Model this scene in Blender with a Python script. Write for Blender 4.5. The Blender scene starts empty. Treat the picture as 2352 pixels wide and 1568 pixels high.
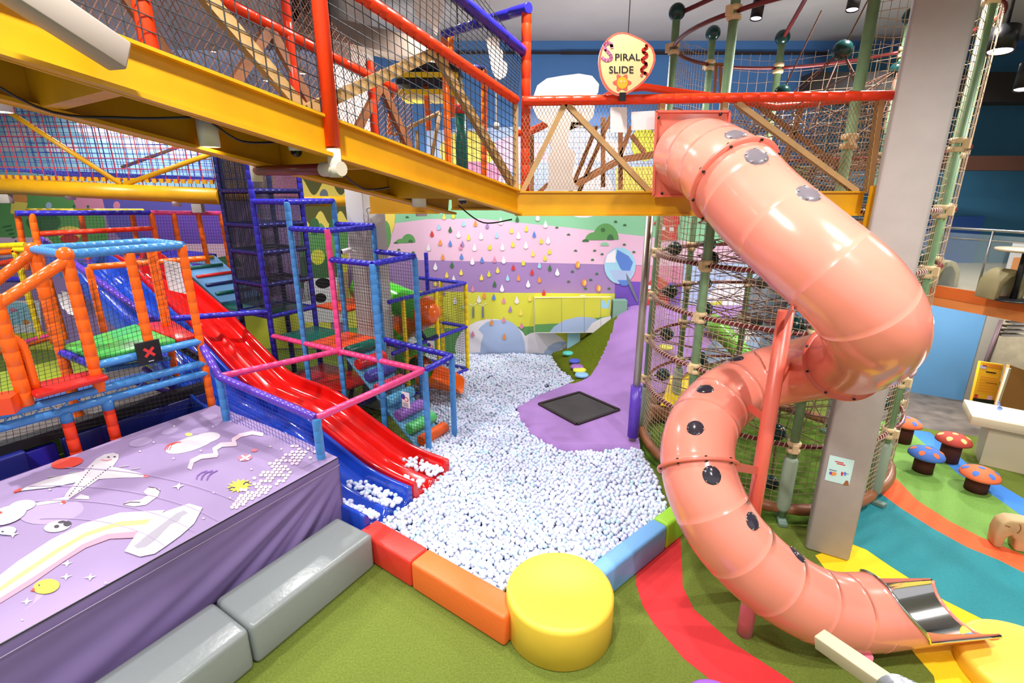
import bpy, math, random
from mathutils import Vector, Matrix
random.seed(7)
SC = bpy.context.scene
COL = SC.collection

# ------------------------------------------------------------------ camera
F = 1143.0; TH = math.radians(16.7); H = 4.0
CT, ST = math.cos(TH), math.sin(TH)
cd = bpy.data.cameras.new('camera'); cam = bpy.data.objects.new('camera', cd); COL.objects.link(cam)
cd.sensor_width = 36.0; cd.lens = F / 2352 * 36.0; cd.clip_start = 0.05
cam.location = (0, 0, H); cam.rotation_euler = (math.pi / 2 - TH, 0, 0)
SC.camera = cam

# ------------------------------------------------------------------ light and exposure
SC.view_settings.view_transform = 'Standard'
SC.view_settings.look = 'None'
SC.view_settings.exposure = 0.35
SC.view_settings.gamma = 1.0
SC.view_settings.use_curve_mapping = False
w = bpy.data.worlds.new('room_light'); SC.world = w; w.use_nodes = True
w.node_tree.nodes['Background'].inputs[0].default_value = (1.0, 0.98, 0.97, 1)
w.node_tree.nodes['Background'].inputs[1].default_value = 0.5

def spot(x, y, z, e, size=150, r=0.12, blend=0.6, col=(1, .985, .965), to=None):
    l = bpy.data.lights.new('ceiling_or_fill_spot', 'SPOT'); l.energy = e; l.spot_size = math.radians(size)
    l.spot_blend = blend; l.shadow_soft_size = r; l.color = col
    o = bpy.data.objects.new('ceiling_or_fill_spot', l); COL.objects.link(o); o.location = (x, y, z)
    if to: o.rotation_euler = (Vector(to) - Vector((x, y, z))).to_track_quat('-Z', 'Y').to_euler()
for x, y, e in ((-5, 2, 520), (-1, 1.2, 520), (3.2, 1.5, 420), (-8, 6, 650), (-4, 8.6, 420), (-1.0, 8.2, 320), (1.4, 9.6, 360),
                (4.6, 6.9, 520), (8, 5, 620), (7, 9, 300), (-8.5, 11.5, 380), (0.4, 4.6, 330), (2.6, -0.6, 380)):
    spot(x, y, 6.75, e * 1.45, 140)

for x in (-2, 1.5, 4.5):  # added upward fill spots without fixtures, brighten the ceiling and upper back wall
    spot(x, 8.6, 5.0, 105, 150, .3, to=(x, 10.6, 7.0))

# ------------------------------------------------------------------ pixel -> point helpers (frame 2352 x 1568)
def ray(px, py):
    x = px - 1176; u = 784 - py
    return Vector((x, F * CT + u * ST, u * CT - F * ST))
CO = Vector((0, 0, H))
def PZ(px, py, z):
    r = ray(px, py); return CO + r * ((z - H) / r.z)
def PY(px, py, y):
    r = ray(px, py); return CO + r * (y / r.y)
def PD(px, py, d):
    return CO + ray(px, py) * (d / F)
def PL(px, py, x0, y0, dx, dy):
    r = ray(px, py); det = -r.x * dy + dx * r.y
    return CO + r * ((-x0 * dy + dx * y0) / det)

# ------------------------------------------------------------------ materials
def lin(c):
    return tuple((v / 12.92 if v <= .04045 else ((v + .055) / 1.055) ** 2.4) for v in (c[0] / 255, c[1] / 255, c[2] / 255)) + (1,)
MC = {}
def mat(name, rgb, rough=.5, metal=0, noise=0, nscale=30, bump=0, bscale=60, emit=None, trans=0, alpha=1, coat=0, spec=.5, sss=0, c2=None):
    if name in MC: return MC[name]
    m = bpy.data.materials.new(name); m.use_nodes = True; nt = m.node_tree; b = nt.nodes['Principled BSDF']
    c = lin(rgb); b.inputs['Base Color'].default_value = c
    b.inputs['Roughness'].default_value = rough; b.inputs['Metallic'].default_value = metal
    b.inputs['Specular IOR Level'].default_value = spec
    if coat: b.inputs['Coat Weight'].default_value = coat; b.inputs['Coat Roughness'].default_value = .06
    if trans: b.inputs['Transmission Weight'].default_value = trans
    if alpha < 1: b.inputs['Alpha'].default_value = alpha
    if sss:
        b.inputs['Subsurface Weight'].default_value = sss; b.inputs['Subsurface Radius'].default_value = (.03, .02, .02)
    if emit:
        b.inputs['Emission Color'].default_value = lin(emit[0]); b.inputs['Emission Strength'].default_value = emit[1]
    if noise or bump:
        tc = nt.nodes.new('ShaderNodeTexCoord')
    if noise:
        n = nt.nodes.new('ShaderNodeTexNoise'); n.inputs['Scale'].default_value = nscale; n.inputs['Detail'].default_value = 4
        nt.links.new(tc.outputs['Object'], n.inputs['Vector'])
        mx = nt.nodes.new('ShaderNodeMix'); mx.data_type = 'RGBA'
        d = lin(c2) if c2 else tuple(v * (1 - noise) for v in c[:3]) + (1,)
        e = c if c2 else tuple(min(1, v * (1 + noise * .6)) for v in c[:3]) + (1,)
        mx.inputs[6].default_value = d; mx.inputs[7].default_value = e
        mr = nt.nodes.new('ShaderNodeMapRange'); mr.inputs[1].default_value = .3; mr.inputs[2].default_value = .7
        nt.links.new(n.outputs[0], mr.inputs[0]); nt.links.new(mr.outputs[0], mx.inputs[0])
        nt.links.new(mx.outputs[2], b.inputs['Base Color'])
    if bump:
        n2 = nt.nodes.new('ShaderNodeTexNoise'); n2.inputs['Scale'].default_value = bscale; n2.inputs['Detail'].default_value = 3
        nt.links.new(tc.outputs['Object'], n2.inputs['Vector'])
        bp = nt.nodes.new('ShaderNodeBump'); bp.inputs['Strength'].default_value = bump; bp.inputs['Distance'].default_value = .02
        nt.links.new(n2.outputs[0], bp.inputs['Height']); nt.links.new(bp.outputs[0], b.inputs['Normal'])
    MC[name] = m; return m

def foam(n, c): return mat(n, c, .42, bump=.12, bscale=22)
def vinyl(n, c): return mat(n, c, .30, bump=.08, bscale=14)
def gel(n, c): return mat(n, c, .13, coat=.5, noise=.05, nscale=3)
ORG_ = vinyl('orange_vinyl', (246, 104, 10)); BLU = vinyl('royal_blue_vinyl', (44, 40, 176)); LBL = vinyl('light_blue_vinyl', (70, 142, 210))
PNK = vinyl('pink_vinyl', (240, 74, 138)); YEL = vinyl('yellow_vinyl', (243, 208, 22)); RED_O = vinyl('red_orange_vinyl', (236, 58, 16))
DRED = mat('dark_red_pipe', (108, 30, 22), .35); PUR = vinyl('purple_vinyl', (92, 58, 178)); NAVY = vinyl('navy_vinyl', (26, 26, 92))
DGRN = vinyl('dark_green_vinyl', (10, 92, 76)); GRNV = vinyl('green_vinyl', (70, 176, 76)); REDV = vinyl('red_vinyl', (214, 36, 30)); ORV = vinyl('orange_red_vinyl', (240, 78, 22))
BEAM = mat('yellow_beam_paint', (212, 154, 10), .38, noise=.12, nscale=4)
TAN = mat('tan_steel', (186, 148, 96), .5, noise=.12, nscale=8); BRN = mat('brown_wood', (150, 92, 52), .55, noise=.25, nscale=9)
NETK = mat('black_net', (22, 20, 24), .7); NETT = mat('tan_mesh_wire', (150, 116, 74), .5); NETR = mat('beige_net_rope', (186, 158, 128), .8); NETB = mat('blue_net_rope', (52, 56, 170), .7)
NETRED = mat('red_net_rope', (176, 40, 56), .7); ROPE = mat('brown_rope', (104, 70, 56), .8)
GRY = mat('grey_paint', (168, 160, 154), .6, noise=.05, nscale=6); WHT = mat('white_paint', (232, 230, 228), .5); BLK = mat('black_plastic', (18, 18, 22), .4)
STEEL = mat('brushed_steel', (190, 190, 190), .25, metal=1); POLE = mat('galvanised_pole', (172, 162, 152), .35, metal=.6)
LAMPE = mat('lit_lamp_glass', (255, 250, 240), .5, emit=((255, 248, 238), 14))
LAMPP = mat('lit_purple_lamp_glass', (255, 225, 255), .5, emit=((250, 215, 255), 5))
PAPER = mat('white_paper', (226, 224, 226), .7)

# ------------------------------------------------------------------ mesh builder
_ico = {}
def ico(sub):
    if sub not in _ico:
        import bmesh
        bm = bmesh.new(); bmesh.ops.create_icosphere(bm, subdivisions=sub, radius=1)
        bm.verts.ensure_lookup_table()
        _ico[sub] = ([v.co.copy() for v in bm.verts], [tuple(v.index for v in f.verts) for f in bm.faces]); bm.free()
    return _ico[sub]
def V3(*a): return Vector(a)
ORGN = {}
class MB:
    def __init__(s): s.v = []; s.f = []; s.m = []; s.s = []
    def add(s, vs, fs, mi=0, smooth=False):
        b = len(s.v); s.v += [Vector(v) for v in vs]
        for f in fs: s.f.append(tuple(i + b for i in f)); s.m.append(mi); s.s.append(smooth)
        return s
    def tube(s, pts, r, n=8, mi=0, cap=True, closed=False, smooth=True, mis=None):
        pts = [Vector(p) for p in pts]; N = len(pts)
        rs = r if isinstance(r, (list, tuple)) else [r] * N
        T = []
        for i in range(N):
            a = pts[(i - 1) % N] if (closed or i > 0) else pts[i]; b = pts[(i + 1) % N] if (closed or i < N - 1) else pts[i]
            t = (b - a); T.append(t.normalized() if t.length > 1e-9 else Vector((0, 0, 1)))
        up = Vector((0, 0, 1)) if abs(T[0].z) < .9 else Vector((1, 0, 0))
        nrm = (up - T[0] * up.dot(T[0])).normalized(); vs = []
        for i in range(N):
            nrm = (nrm - T[i] * nrm.dot(T[i]))
            nrm = nrm.normalized() if nrm.length > 1e-6 else T[i].orthogonal().normalized()
            bn = T[i].cross(nrm)
            for k in range(n):
                a = 2 * math.pi * k / n; vs.append(pts[i] + (nrm * math.cos(a) + bn * math.sin(a)) * rs[i])
        fs = []; ms = []
        for i in range(N if closed else N - 1):
            j = (i + 1) % N
            for k in range(n):
                l = (k + 1) % n; fs.append((i * n + k, i * n + l, j * n + l, j * n + k)); ms.append(mis[i] if mis else mi)
        b = len(s.v); s.v += vs
        for f, q in zip(fs, ms): s.f.append(tuple(i + b for i in f)); s.m.append(q); s.s.append(smooth)
        if cap and not closed:
            s.f.append(tuple(b + k for k in reversed(range(n)))); s.m.append(mis[0] if mis else mi); s.s.append(False)
            s.f.append(tuple(b + (N - 1) * n + k for k in range(n))); s.m.append(mis[-1] if mis else mi); s.s.append(False)
        return s
    def pad(s, p0, p1, r=.045, seg=.15, n=10, mi=0):
        "foam-sleeved pipe with tie seams"
        p0 = Vector(p0); p1 = Vector(p1); L = (p1 - p0).length; d = (p1 - p0).normalized(); k = max(1, round(L / seg)); pts = []; rs = []
        for i in range(k):
            a = L * i / k; b = L * (i + 1) / k; g = min(.007, (b - a) * .2)
            pts += [p0 + d * a, p0 + d * (a + g), p0 + d * (b - g)]; rs += [r * .925, r, r]
        pts.append(p1); rs.append(r * .925)
        return s.tube(pts, rs, n, mi)
    def box(s, c, ex, ey, ez, mi=0):
        c = Vector(c); ex = Vector(ex); ey = Vector(ey); ez = Vector(ez)
        vs = [c + ex * a + ey * b + ez * d for a in (-1, 1) for b in (-1, 1) for d in (-1, 1)]
        return s.add(vs, [(0, 1, 3, 2), (4, 6, 7, 5), (0, 4, 5, 1), (2, 3, 7, 6), (0, 2, 6, 4), (1, 5, 7, 3)], mi)
    def bar(s, p0, p1, w, h, up=(0, 0, 1), mi=0):
        p0 = Vector(p0); p1 = Vector(p1); d = (p1 - p0); L = d.length; d.normalize(); up = Vector(up)
        sd = d.cross(up).normalized(); u = sd.cross(d)
        return s.box((p0 + p1) / 2, d * (L / 2), sd * (w / 2), u * (h / 2), mi)
    def prism(s, poly, ext, mi=0, mi_side=None, smooth=False):
        "poly: 3D points of a flat outline; ext: extrusion vector"
        n = len(poly); ext = Vector(ext); vs = [Vector(p) for p in poly] + [Vector(p) + ext for p in poly]
        ms = mi if mi_side is None else mi_side
        s.add(vs, [], mi); b = len(s.v) - 2 * n
        s.f.append(tuple(b + i for i in reversed(range(n)))); s.m.append(mi); s.s.append(False)
        s.f.append(tuple(b + n + i for i in range(n))); s.m.append(mi); s.s.append(False)
        for i in range(n):
            j = (i + 1) % n; s.f.append((b + i, b + j, b + n + j, b + n + i)); s.m.append(ms); s.s.append(smooth)
        return s
    def poly(s, pts, mi=0): return s.add(pts, [tuple(range(len(pts)))], mi)
    def ball(s, c, r, sub=2, mi=0, sq=(1, 1, 1)):
        c = Vector(c); vs, fs = ico(sub)
        return s.add([c + Vector((v.x * r * sq[0], v.y * r * sq[1], v.z * r * sq[2])) for v in vs], fs, mi, True)
    def lathe(s, prof, base=(0, 0, 0), n=24, mi=0, smooth=True, axis=(0, 0, 1), mis=None):
        base = Vector(base); az = Vector(axis).normalized(); ax = az.orthogonal().normalized(); ay = az.cross(ax)
        vs = []; N = len(prof)
        for r, z in prof:
            for k in range(n):
                a = 2 * math.pi * k / n; vs.append(base + az * z + (ax * math.cos(a) + ay * math.sin(a)) * max(r, 1e-4))
        b = len(s.v); s.v += vs
        for i in range(N - 1):
            for k in range(n):
                l = (k + 1) % n; s.f.append((b + i * n + k, b + i * n + l, b + (i + 1) * n + l, b + (i + 1) * n + k)); s.m.append(mis[i] if mis else mi); s.s.append(smooth)
        return s
    def grid(s, fn, nu, nv, mi=0, smooth=True, mf=None):
        b = len(s.v)
        s.v += [Vector(fn(i / nu, j / nv)) for i in range(nu + 1) for j in range(nv + 1)]
        for i in range(nu):
            for j in range(nv):
                a = b + i * (nv + 1) + j; s.f.append((a, a + nv + 1, a + nv + 2, a + 1)); s.m.append(mf((i + .5) / nu, (j + .5) / nv) if mf else mi); s.s.append(smooth)
        return s
    def strand(s, a, b, t, mi=0, n=3): return s.tube([a, b], t, n, mi, cap=False, smooth=False)
    def net(s, a, b, c, d, nu, nv, t=.004, mi=0, sag=0):
        "square net over the quad a-b (bottom) d-c (top)"
        a, b, c, d = map(Vector, (a, b, c, d)); N = 1 if not sag else 6
        nrm = (b - a).cross(d - a).normalized()
        def q(u, v):
            p = (a * (1 - u) + b * u) * (1 - v) + (d * (1 - u) + c * u) * v
            if sag: p = p + nrm * sag * math.sin(math.pi * u) * math.sin(math.pi * v)
            return p
        for i in range(nu + 1): s.tube([q(i / nu, k / N) for k in range(N + 1)], t, 3, mi, cap=False, smooth=False)
        for j in range(nv + 1): s.tube([q(k / N, j / nv) for k in range(N + 1)], t, 3, mi, cap=False, smooth=False)
        return s
    def diamond(s, a, b, c, d, cell, t=.003, mi=0, asp=1.0):
        a, b, c, d = map(Vector, (a, b, c, d)); W = ((b - a).length + (c - d).length) / 2; Hh = ((d - a).length + (c - b).length) / 2
        q = lambda u, v: (a * (1 - u) + b * u) * (1 - v) + (d * (1 - u) + c * u) * v
        k = Hh * asp / W; n = int(W * (1 + k) / cell) + 1
        for i in range(n + 1):
            o = i * cell / W
            for sg in (1, -1):
                u0, u1 = (o - k, o) if sg > 0 else (o, o - k); v0, v1 = 0., 1.
                lo, hi = 0., 1.
                du = u1 - u0
                t0, t1 = (0 - u0) / du, (1 - u0) / du
                if t0 > t1: t0, t1 = t1, t0
                lo = max(lo, t0); hi = min(hi, t1)
                if hi - lo > .01: s.strand(q(u0 + du * lo, lo), q(u0 + du * hi, hi), t, mi)
        return s
    def text(s, txt, size, fn, mi=0, align='CENTER', bold=0.0):
        "fn(x, y) -> 3D point; letters as flat shapes"
        c = bpy.data.curves.new('t', 'FONT'); c.body = txt; c.size = size; c.align_x = align; c.resolution_u = 3; c.offset = bold
        o = bpy.data.objects.new('t', c); COL.objects.link(o); dg = bpy.context.evaluated_depsgraph_get()
        me = o.evaluated_get(dg).to_mesh()
        s.add([fn(v.co.x, v.co.y) for v in me.vertices], [tuple(p.vertices) for p in me.polygons], mi)
        bpy.data.objects.remove(o); bpy.data.curves.remove(c); return s
    def build(s, name, mats, parent=None, origin=None, bevel=0, bseg=2, subsurf=0):
        if not isinstance(mats, (list, tuple)): mats = [mats]
        if parent is not None: og = ORGN[parent]
        elif origin is not None: og = Vector(origin)
        else:
            n = len(s.v); og = Vector((sum(v.x for v in s.v) / n, sum(v.y for v in s.v) / n, min(v.z for v in s.v)))
        me = bpy.data.meshes.new(name)
        me.from_pydata([tuple(v - og) for v in s.v], [], s.f)
        me.polygons.foreach_set('material_index', s.m); me.polygons.foreach_set('use_smooth', s.s)
        for m in mats: me.materials.append(m)
        me.update()
        o = bpy.data.objects.new(name, me); COL.objects.link(o)
        if parent is not None: o.parent = parent
        else: o.location = og
        ORGN[o] = og
        if bevel:
            md = o.modifiers.new('bevel', 'BEVEL'); md.width = bevel; md.segments = bseg; md.limit_method = 'ANGLE'; md.angle_limit = math.radians(40)
            md.harden_normals = False
            for p in me.polygons: p.use_smooth = True
        if subsurf:
            md = o.modifiers.new('sub', 'SUBSURF'); md.levels = subsurf; md.render_levels = subsurf
        return o
def tag(o, label, cat, group=None, kind=None):
    o['label'] = label; o['category'] = cat
    if group: o['group'] = group
    if kind: o['kind'] = kind
    return o
def thing(name, label, cat, loc, group=None):
    o = bpy.data.objects.new(name, None); COL.objects.link(o); o.location = loc; ORGN[o] = Vector(loc); o.empty_display_size = .1
    return tag(o, label, cat, group)
def structure(o): o['kind'] = 'structure'; return o
def dup(root, loc, label, rotz=0, group=None, sc=None):
    def cp(o, par):
        c = o.copy(); COL.objects.link(c)
        if par is not None: c.parent = par
        for ch in o.children: cp(ch, c)
        return c
    r = cp(root, None); r.location = loc; r.rotation_euler = (0, 0, rotz); r['label'] = label
    if sc: r.scale = (sc,) * 3
    if group: r['group'] = group
    return r
def catmull(K, per=6):
    K = [Vector(k) for k in K]; out = []
    for i in range(len(K) - 1):
        p0 = K[max(i - 1, 0)]; p1 = K[i]; p2 = K[i + 1]; p3 = K[min(i + 2, len(K) - 1)]
        for j in range(per):
            t = j / per
            out.append(.5 * ((2 * p1) + (p2 - p0) * t + (2 * p0 - 5 * p1 + 4 * p2 - p3) * t * t + (3 * p1 - p0 - 3 * p2 + p3) * t ** 3))
    out.append(K[-1]); return out
def circ(c, r, n, fn=None, a0=0):
    return [(c[0] + r * math.cos(a0 + 2 * math.pi * k / n), c[1] + r * math.sin(a0 + 2 * math.pi * k / n)) for k in range(n)]
def posts(root, lst, name='post'):
    for p0, p1, m, r in lst: MB().pad(p0, p1, r).build(name, m, root)
E1 = Vector((.85, -.53, 0)).normalized(); E2 = Vector((.53, .85, 0)).normalized(); UP = Vector((0, 0, 1))
# ================================================================== SETTING
CARP = mat('olive_turf_carpet', (108, 122, 50), .95, noise=.22, nscale=55, bump=.25, bscale=260, spec=.15)
GRASS = mat('green_turf', (92, 122, 40), .95, noise=.35, nscale=7, bump=.5, bscale=160, spec=.15)
M_FL = [CARP, mat('red_rubber_floor', (214, 44, 48), .85, noise=.06, nscale=40, bump=.1, bscale=300),
        mat('teal_rubber_floor', (34, 132, 140), .85, noise=.12, nscale=50, bump=.1, bscale=300), mat('orange_rubber_floor', (240, 96, 44), .85, noise=.06, nscale=40),
        mat('green_rubber_floor', (116, 160, 68), .85, noise=.1, nscale=40, bump=.1, bscale=300), mat('blue_rubber_floor', (62, 130, 212), .85, noise=.05, nscale=40),
        mat('yellow_rubber_floor', (250, 208, 14), .8, noise=.05, nscale=40), mat('grey_wood_floor', (128, 116, 106), .6, noise=.5, nscale=3.5, c2=(86, 78, 72)), GRASS,
        mat('pit_base_blue', (40, 62, 150), .8)]
b = MB(); b.box((0, 6, -.06), (15, 0, 0), (0, 9, 0), (0, 0, .06), 0)
def fl(px, mi, k): b.poly([PZ(x, y, .001 * k) for x, y in px], mi)
fl([(1462, 1306), (1461, 1342), (1476, 1390), (1501, 1431), (1570, 1512), (1619, 1550), (1700, 1620), (1900, 1620), (1789, 1544), (1683, 1476), (1594, 1399), (1568, 1346), (1566, 1285), (1562, 1225), (1530, 1245)], 1, 2)
fl([(2060, 965), (2095, 991), (2150, 1040), (2200, 1085), (2290, 1140), (2352, 1185), (2500, 1300), (2500, 1345), (2352, 1274), (2259, 1236), (2182, 1197), (2106, 1148), (2064, 1106), (2029, 1071), (1990, 1000), (2010, 960)], 4, 2)
fl([(2085, 985), (2135, 992), (2185, 1032), (2230, 1072), (2290, 1108), (2352, 1145), (2500, 1230), (2500, 1310), (2352, 1188), (2290, 1143), (2200, 1087), (2150, 1042)], 5, 3)
fl([(2029, 1071), (2064, 1104), (2106, 1148), (2182, 1197), (2259, 1236), (2352, 1274), (2500, 1340), (2500, 1392), (2352, 1315), (2297, 1287), (2221, 1256), (2144, 1214), (2068, 1166), (2022, 1132), (2010, 1090)], 3, 3)
fl([(2022, 1132), (2068, 1166), (2144, 1214), (2221, 1256), (2297, 1287), (2352, 1315), (2500, 1392), (2500, 1550), (2352, 1461), (2250, 1418), (2169, 1378), (2048, 1302), (1990, 1262), (1955, 1248), (1945, 1200), (1985, 1150)], 2, 4)
fl([(1872, 1275), (1953, 1248), (1990, 1260), (2048, 1300), (2169, 1376), (2250, 1416), (2352, 1459), (2500, 1548), (2500, 1640), (2160, 1640), (2145, 1552), (2100, 1500), (2040, 1420), (1960, 1350), (1900, 1312)], 6, 3)
fl([(1990, 965), (2052, 968), (2144, 987), (2255, 1004), (2400, 1025), (2420, 880), (2000, 860)], 7, 2)
b.poly([(3.95 + 1.9 * math.cos(2 * math.pi * k / 48), 7.15 + 1.9 * math.sin(2 * math.pi * k / 48), .0015) for k in range(48)], 8)
PITXY = [PZ(x, y, .28).xy for x, y in [(1150, 1375), (1375, 1290), (1535, 1168), (1505, 1090), (1470, 1022), (1390, 1034), (1290, 1030), (1215, 987), (1183, 938), (1230, 908), (1325, 873), (1285, 845), (1266, 813)]]
PITXY += [Vector((-.2, 11.44)), Vector((-2.6, 11.44)), Vector((-2.3, 9.4)), Vector((-1.6, 8.4)), Vector((-1.25, 7.6)), Vector((-1.42, 6.75))]
PITXY += [PZ(x, y, .28).xy for x, y in [(1022, 1082), (985, 1108), (946, 1142), (885, 1188), (834, 1200)]]
b.poly([(p.x, p.y, .005) for p in PITXY], 9)
structure(b.build('floor', M_FL, origin=(0, 0, 0)))

# ---- ceiling
b = MB(); b.box((0, 4.6, 7.02), (15, 0, 0), (0, 7.6, 0), (0, 0, .06))
structure(b.build('ceiling', mat('ceiling_grey', (176, 172, 172), .85, noise=.04, nscale=2)))
DKW = mat('dark_ceiling_brown', (40, 28, 30), .8)

b = MB(); b.box((-1.0, 8.6, 3.93), (.95, 0, 0), (0, .95, 0), (0, 0, .04)); structure(b.build('floor_upper_deck', mat('deck_brown', (110, 90, 76), .7)))
# ---- back wall with its painted landscape (one wall, its paint in its own mesh)
PK = mat('mural_pink', (232, 190, 216), .75); PP = mat('mural_purple', (160, 128, 184), .75); LM = mat('mural_lime', (216, 214, 70), .75); MT = mat('mural_mint', (140, 202, 160), .75)
SB = mat('mural_sky_blue', (172, 192, 228), .75); MW = mat('mural_white', (236, 232, 240), .75); GR = mat('mural_green', (98, 158, 90), .75); DG = mat('mural_dark_green', (62, 110, 66), .75)
MB_ = mat('mural_blue', (92, 132, 210), .75); MO = mat('mural_orange', (232, 150, 76), .75); MR = mat('mural_red', (206, 56, 56), .75); MY = mat('mural_yellow', (240, 216, 100), .75)
VI = mat('mural_violet', (116, 80, 186), .75); WB = mat('wall_blue', (70, 118, 178), .8, noise=.05, nscale=2); GYM = mat('mural_grey', (112, 122, 134), .75); LBM = mat('mural_pale_blue', (160, 210, 232), .75); PKD = mat('mural_rose', (222, 140, 172), .75)
MM = [PK, PP, LM, MT, SB, MW, GR, DG, MB_, MO, MR, MY, VI, WB, GYM, LBM, PKD]
WY = 11.5
b = MB(); b.box((5.9, WY + .1, 3.6), (9.1, 0, 0), (0, .1, 0), (0, 0, 3.6), 13)
_k = [1]
def mu(px, mi, k=None):
    if k is None: _k[0] += 1; k = _k[0]
    b.poly([PY(x, y, WY - .0003 * k) for x, y in px], mi)
def ell(cx, cy, rx, ry, mi, a0=0, a1=360, n=22, k=None):
    mu([(cx + rx * math.cos(math.radians(a0 + (a1 - a0) * i / n)), cy - ry * math.sin(math.radians(a0 + (a1 - a0) * i / n))) for i in range(n + (0 if a1 - a0 == 360 else 1))], mi, k)
# bands
mu([(800, 380), (1900, 380), (1900, 590), (1500, 545), (1300, 522), (1100, 502), (980, 503), (890, 515), (800, 530)], 3)
mu([(800, 530), (890, 515), (980, 503), (1100, 502), (1300, 522), (1500, 545), (1900, 590), (1900, 620), (1560, 611), (1400, 607), (960, 597), (800, 595)], 0)
mu([(800, 595), (960, 597), (1400, 607), (1412, 609), (1412, 674), (1150, 672), (960, 668), (800, 662)], 1)
mu([(800, 662), (960, 668), (1150, 672), (1412, 674), (1412, 845), (1000, 845), (800, 845)], 2)
mu([(1412, 609), (1560, 611), (1900, 622), (1900, 660), (1412, 645)], 16)
mu([(1412, 645), (1900, 660), (1900, 850), (1412, 850)], 12)
mu([(800, 752), (960, 752), (1080, 755), (1250, 748), (1280, 845), (800, 845)], 6)
ell(1130, 800, 85, 68, 5); ell(1140, 800, 55, 66, 4); ell(1085, 805, 34, 52, 5); ell(1245, 818, 66, 58, 5); ell(1155, 806, 52, 72, 4)
ell(1105, 835, 60, 26, 4); ell(1165, 824, 30, 22, 4); ell(1125, 838, 35, 26, 5); ell(1225, 836, 60, 26, 4); ell(1290, 832, 46, 48, 4); ell(1330, 840, 55, 62, 5)
ell(900, 800, 60, 55, 5)
mu([(1000, 825), (1420, 825), (1420, 850), (1000, 850)], 4)
mu([(980, 300), (1200, 290), (1520, 300), (1520, 450), (980, 450)], 4, 3)
ell(1185, 372, 75, 60, 0, k=5); ell(1075, 345, 65, 45, 11, k=6); ell(1250, 420, 90, 50, 4, k=7); ell(1340, 440, 70, 60, 5, k=8); mu([(1415, 385), (1540, 380), (1540, 450), (1415, 450)], 11, 9); ell(1090, 400, 60, 30, 16, k=9); ell(1480, 330, 30, 40, 2, k=10); ell(1390, 345, 50, 26, 5, k=10); ell(1160, 440, 60, 20, 11, k=11)
# green hill at the left and bushes
mu([(880, 470), (908, 490), (906, 520), (896, 545), (884, 575), (870, 600), (850, 600), (850, 470)], 11); ell(884, 540, 14, 34, 6)
for cx, cy, rx, ry in ((938, 556, 16, 19), (922, 558, 14, 10), (1391, 550, 30, 37), (1366, 551, 22, 18)): ell(cx, cy, rx, ry, 6, 0, 180)
ell(909, 559, 5, 4, 7, 0, 180); ell(943, 557, 6, 7, 7, 0, 180); ell(1345, 555, 8, 6, 7, 0, 180); ell(1402, 551, 8, 13, 7, 0, 180); ell(1385, 528, 5, 5, 7)
ell(1389, 564, 10, 8, 3, 0, 180)
for i, (x, y) in enumerate(((935, 500), (916, 575), (949, 581), (1279, 524), (1306, 540), (1322, 577), (1366, 577), (1383, 585), (1361, 598), (1415, 581), (1434, 563), (1456, 580), (1435, 518), (1414, 510), (1315, 625), (1371, 630), (1357, 644), (1306, 648), (1345, 664), (1399, 664))):
    ell(x, y, 4, 4, 7, 0, 180, 6)
mu([(1570, 600), (1900, 610), (1900, 850), (1640, 850), (1560, 740)], 4); ell(1680, 720, 60, 80, 5); ell(1760, 690, 50, 60, 14); mu([(1600, 700), (1660, 690), (1650, 730), (1600, 730)], 2)
# balloon
ell(1424, 610, 36, 42, 15); mu([(1414, 592), (1418, 573), (1444, 588), (1454, 602), (1446, 625), (1440, 634), (1424, 615)], 8); mu([(1390, 603), (1395, 585), (1414, 572), (1414, 603)], 5)
mu([(1400, 620), (1455, 622), (1444, 645), (1415, 650)], 4); mu([(1418, 643), (1450, 643), (1440, 656), (1428, 656)], 8); mu([(1438, 626), (1446, 640), (1466, 690), (1463, 694), (1440, 646)], 14)
# house shapes on the right
mu([(1500, 515), (1522, 488), (1560, 494), (1562, 515)], 10); mu([(1508, 515), (1556, 515), (1556, 552), (1508, 552)], 10); mu([(1480, 700), (1482, 655), (1500, 640), (1512, 632), (1535, 650), (1536, 700)], 10)
for x, y in ((1520, 520), (1538, 522), (1488, 655), (1488, 676), (1512, 525)): mu([(x, y), (x + 9, y), (x + 9, y + 9), (x, y + 9)], 5)
# windmills, town and three little balloons
for x in (1087, 1109):
    mu([(x - 2, 704), (x + 2, 704), (x + 2, 730), (x - 2, 730)], 14)
    for a in (30, 150, 270):
        c, s = math.cos(math.radians(a)), math.sin(math.radians(a)); mu([(x, 702), (x + 9 * c - 2 * s, 702 - 9 * s - 2 * c), (x + 11 * c, 702 - 11 * s)], 5, 40)
ell(1338, 689, 13, 12, 5, 0, 180); ell(1354, 690, 7, 6, 6, 0, 180); ell(1320, 694, 8, 6, 6, 0, 180); ell(1345, 690, 3, 5, 7, 0, 180)
for x, y in ((1327, 608), (1342, 649), (1375, 662)): ell(x, y, 5, 8, 9); ell(x + 2, y, 2, 5, 11)
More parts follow.
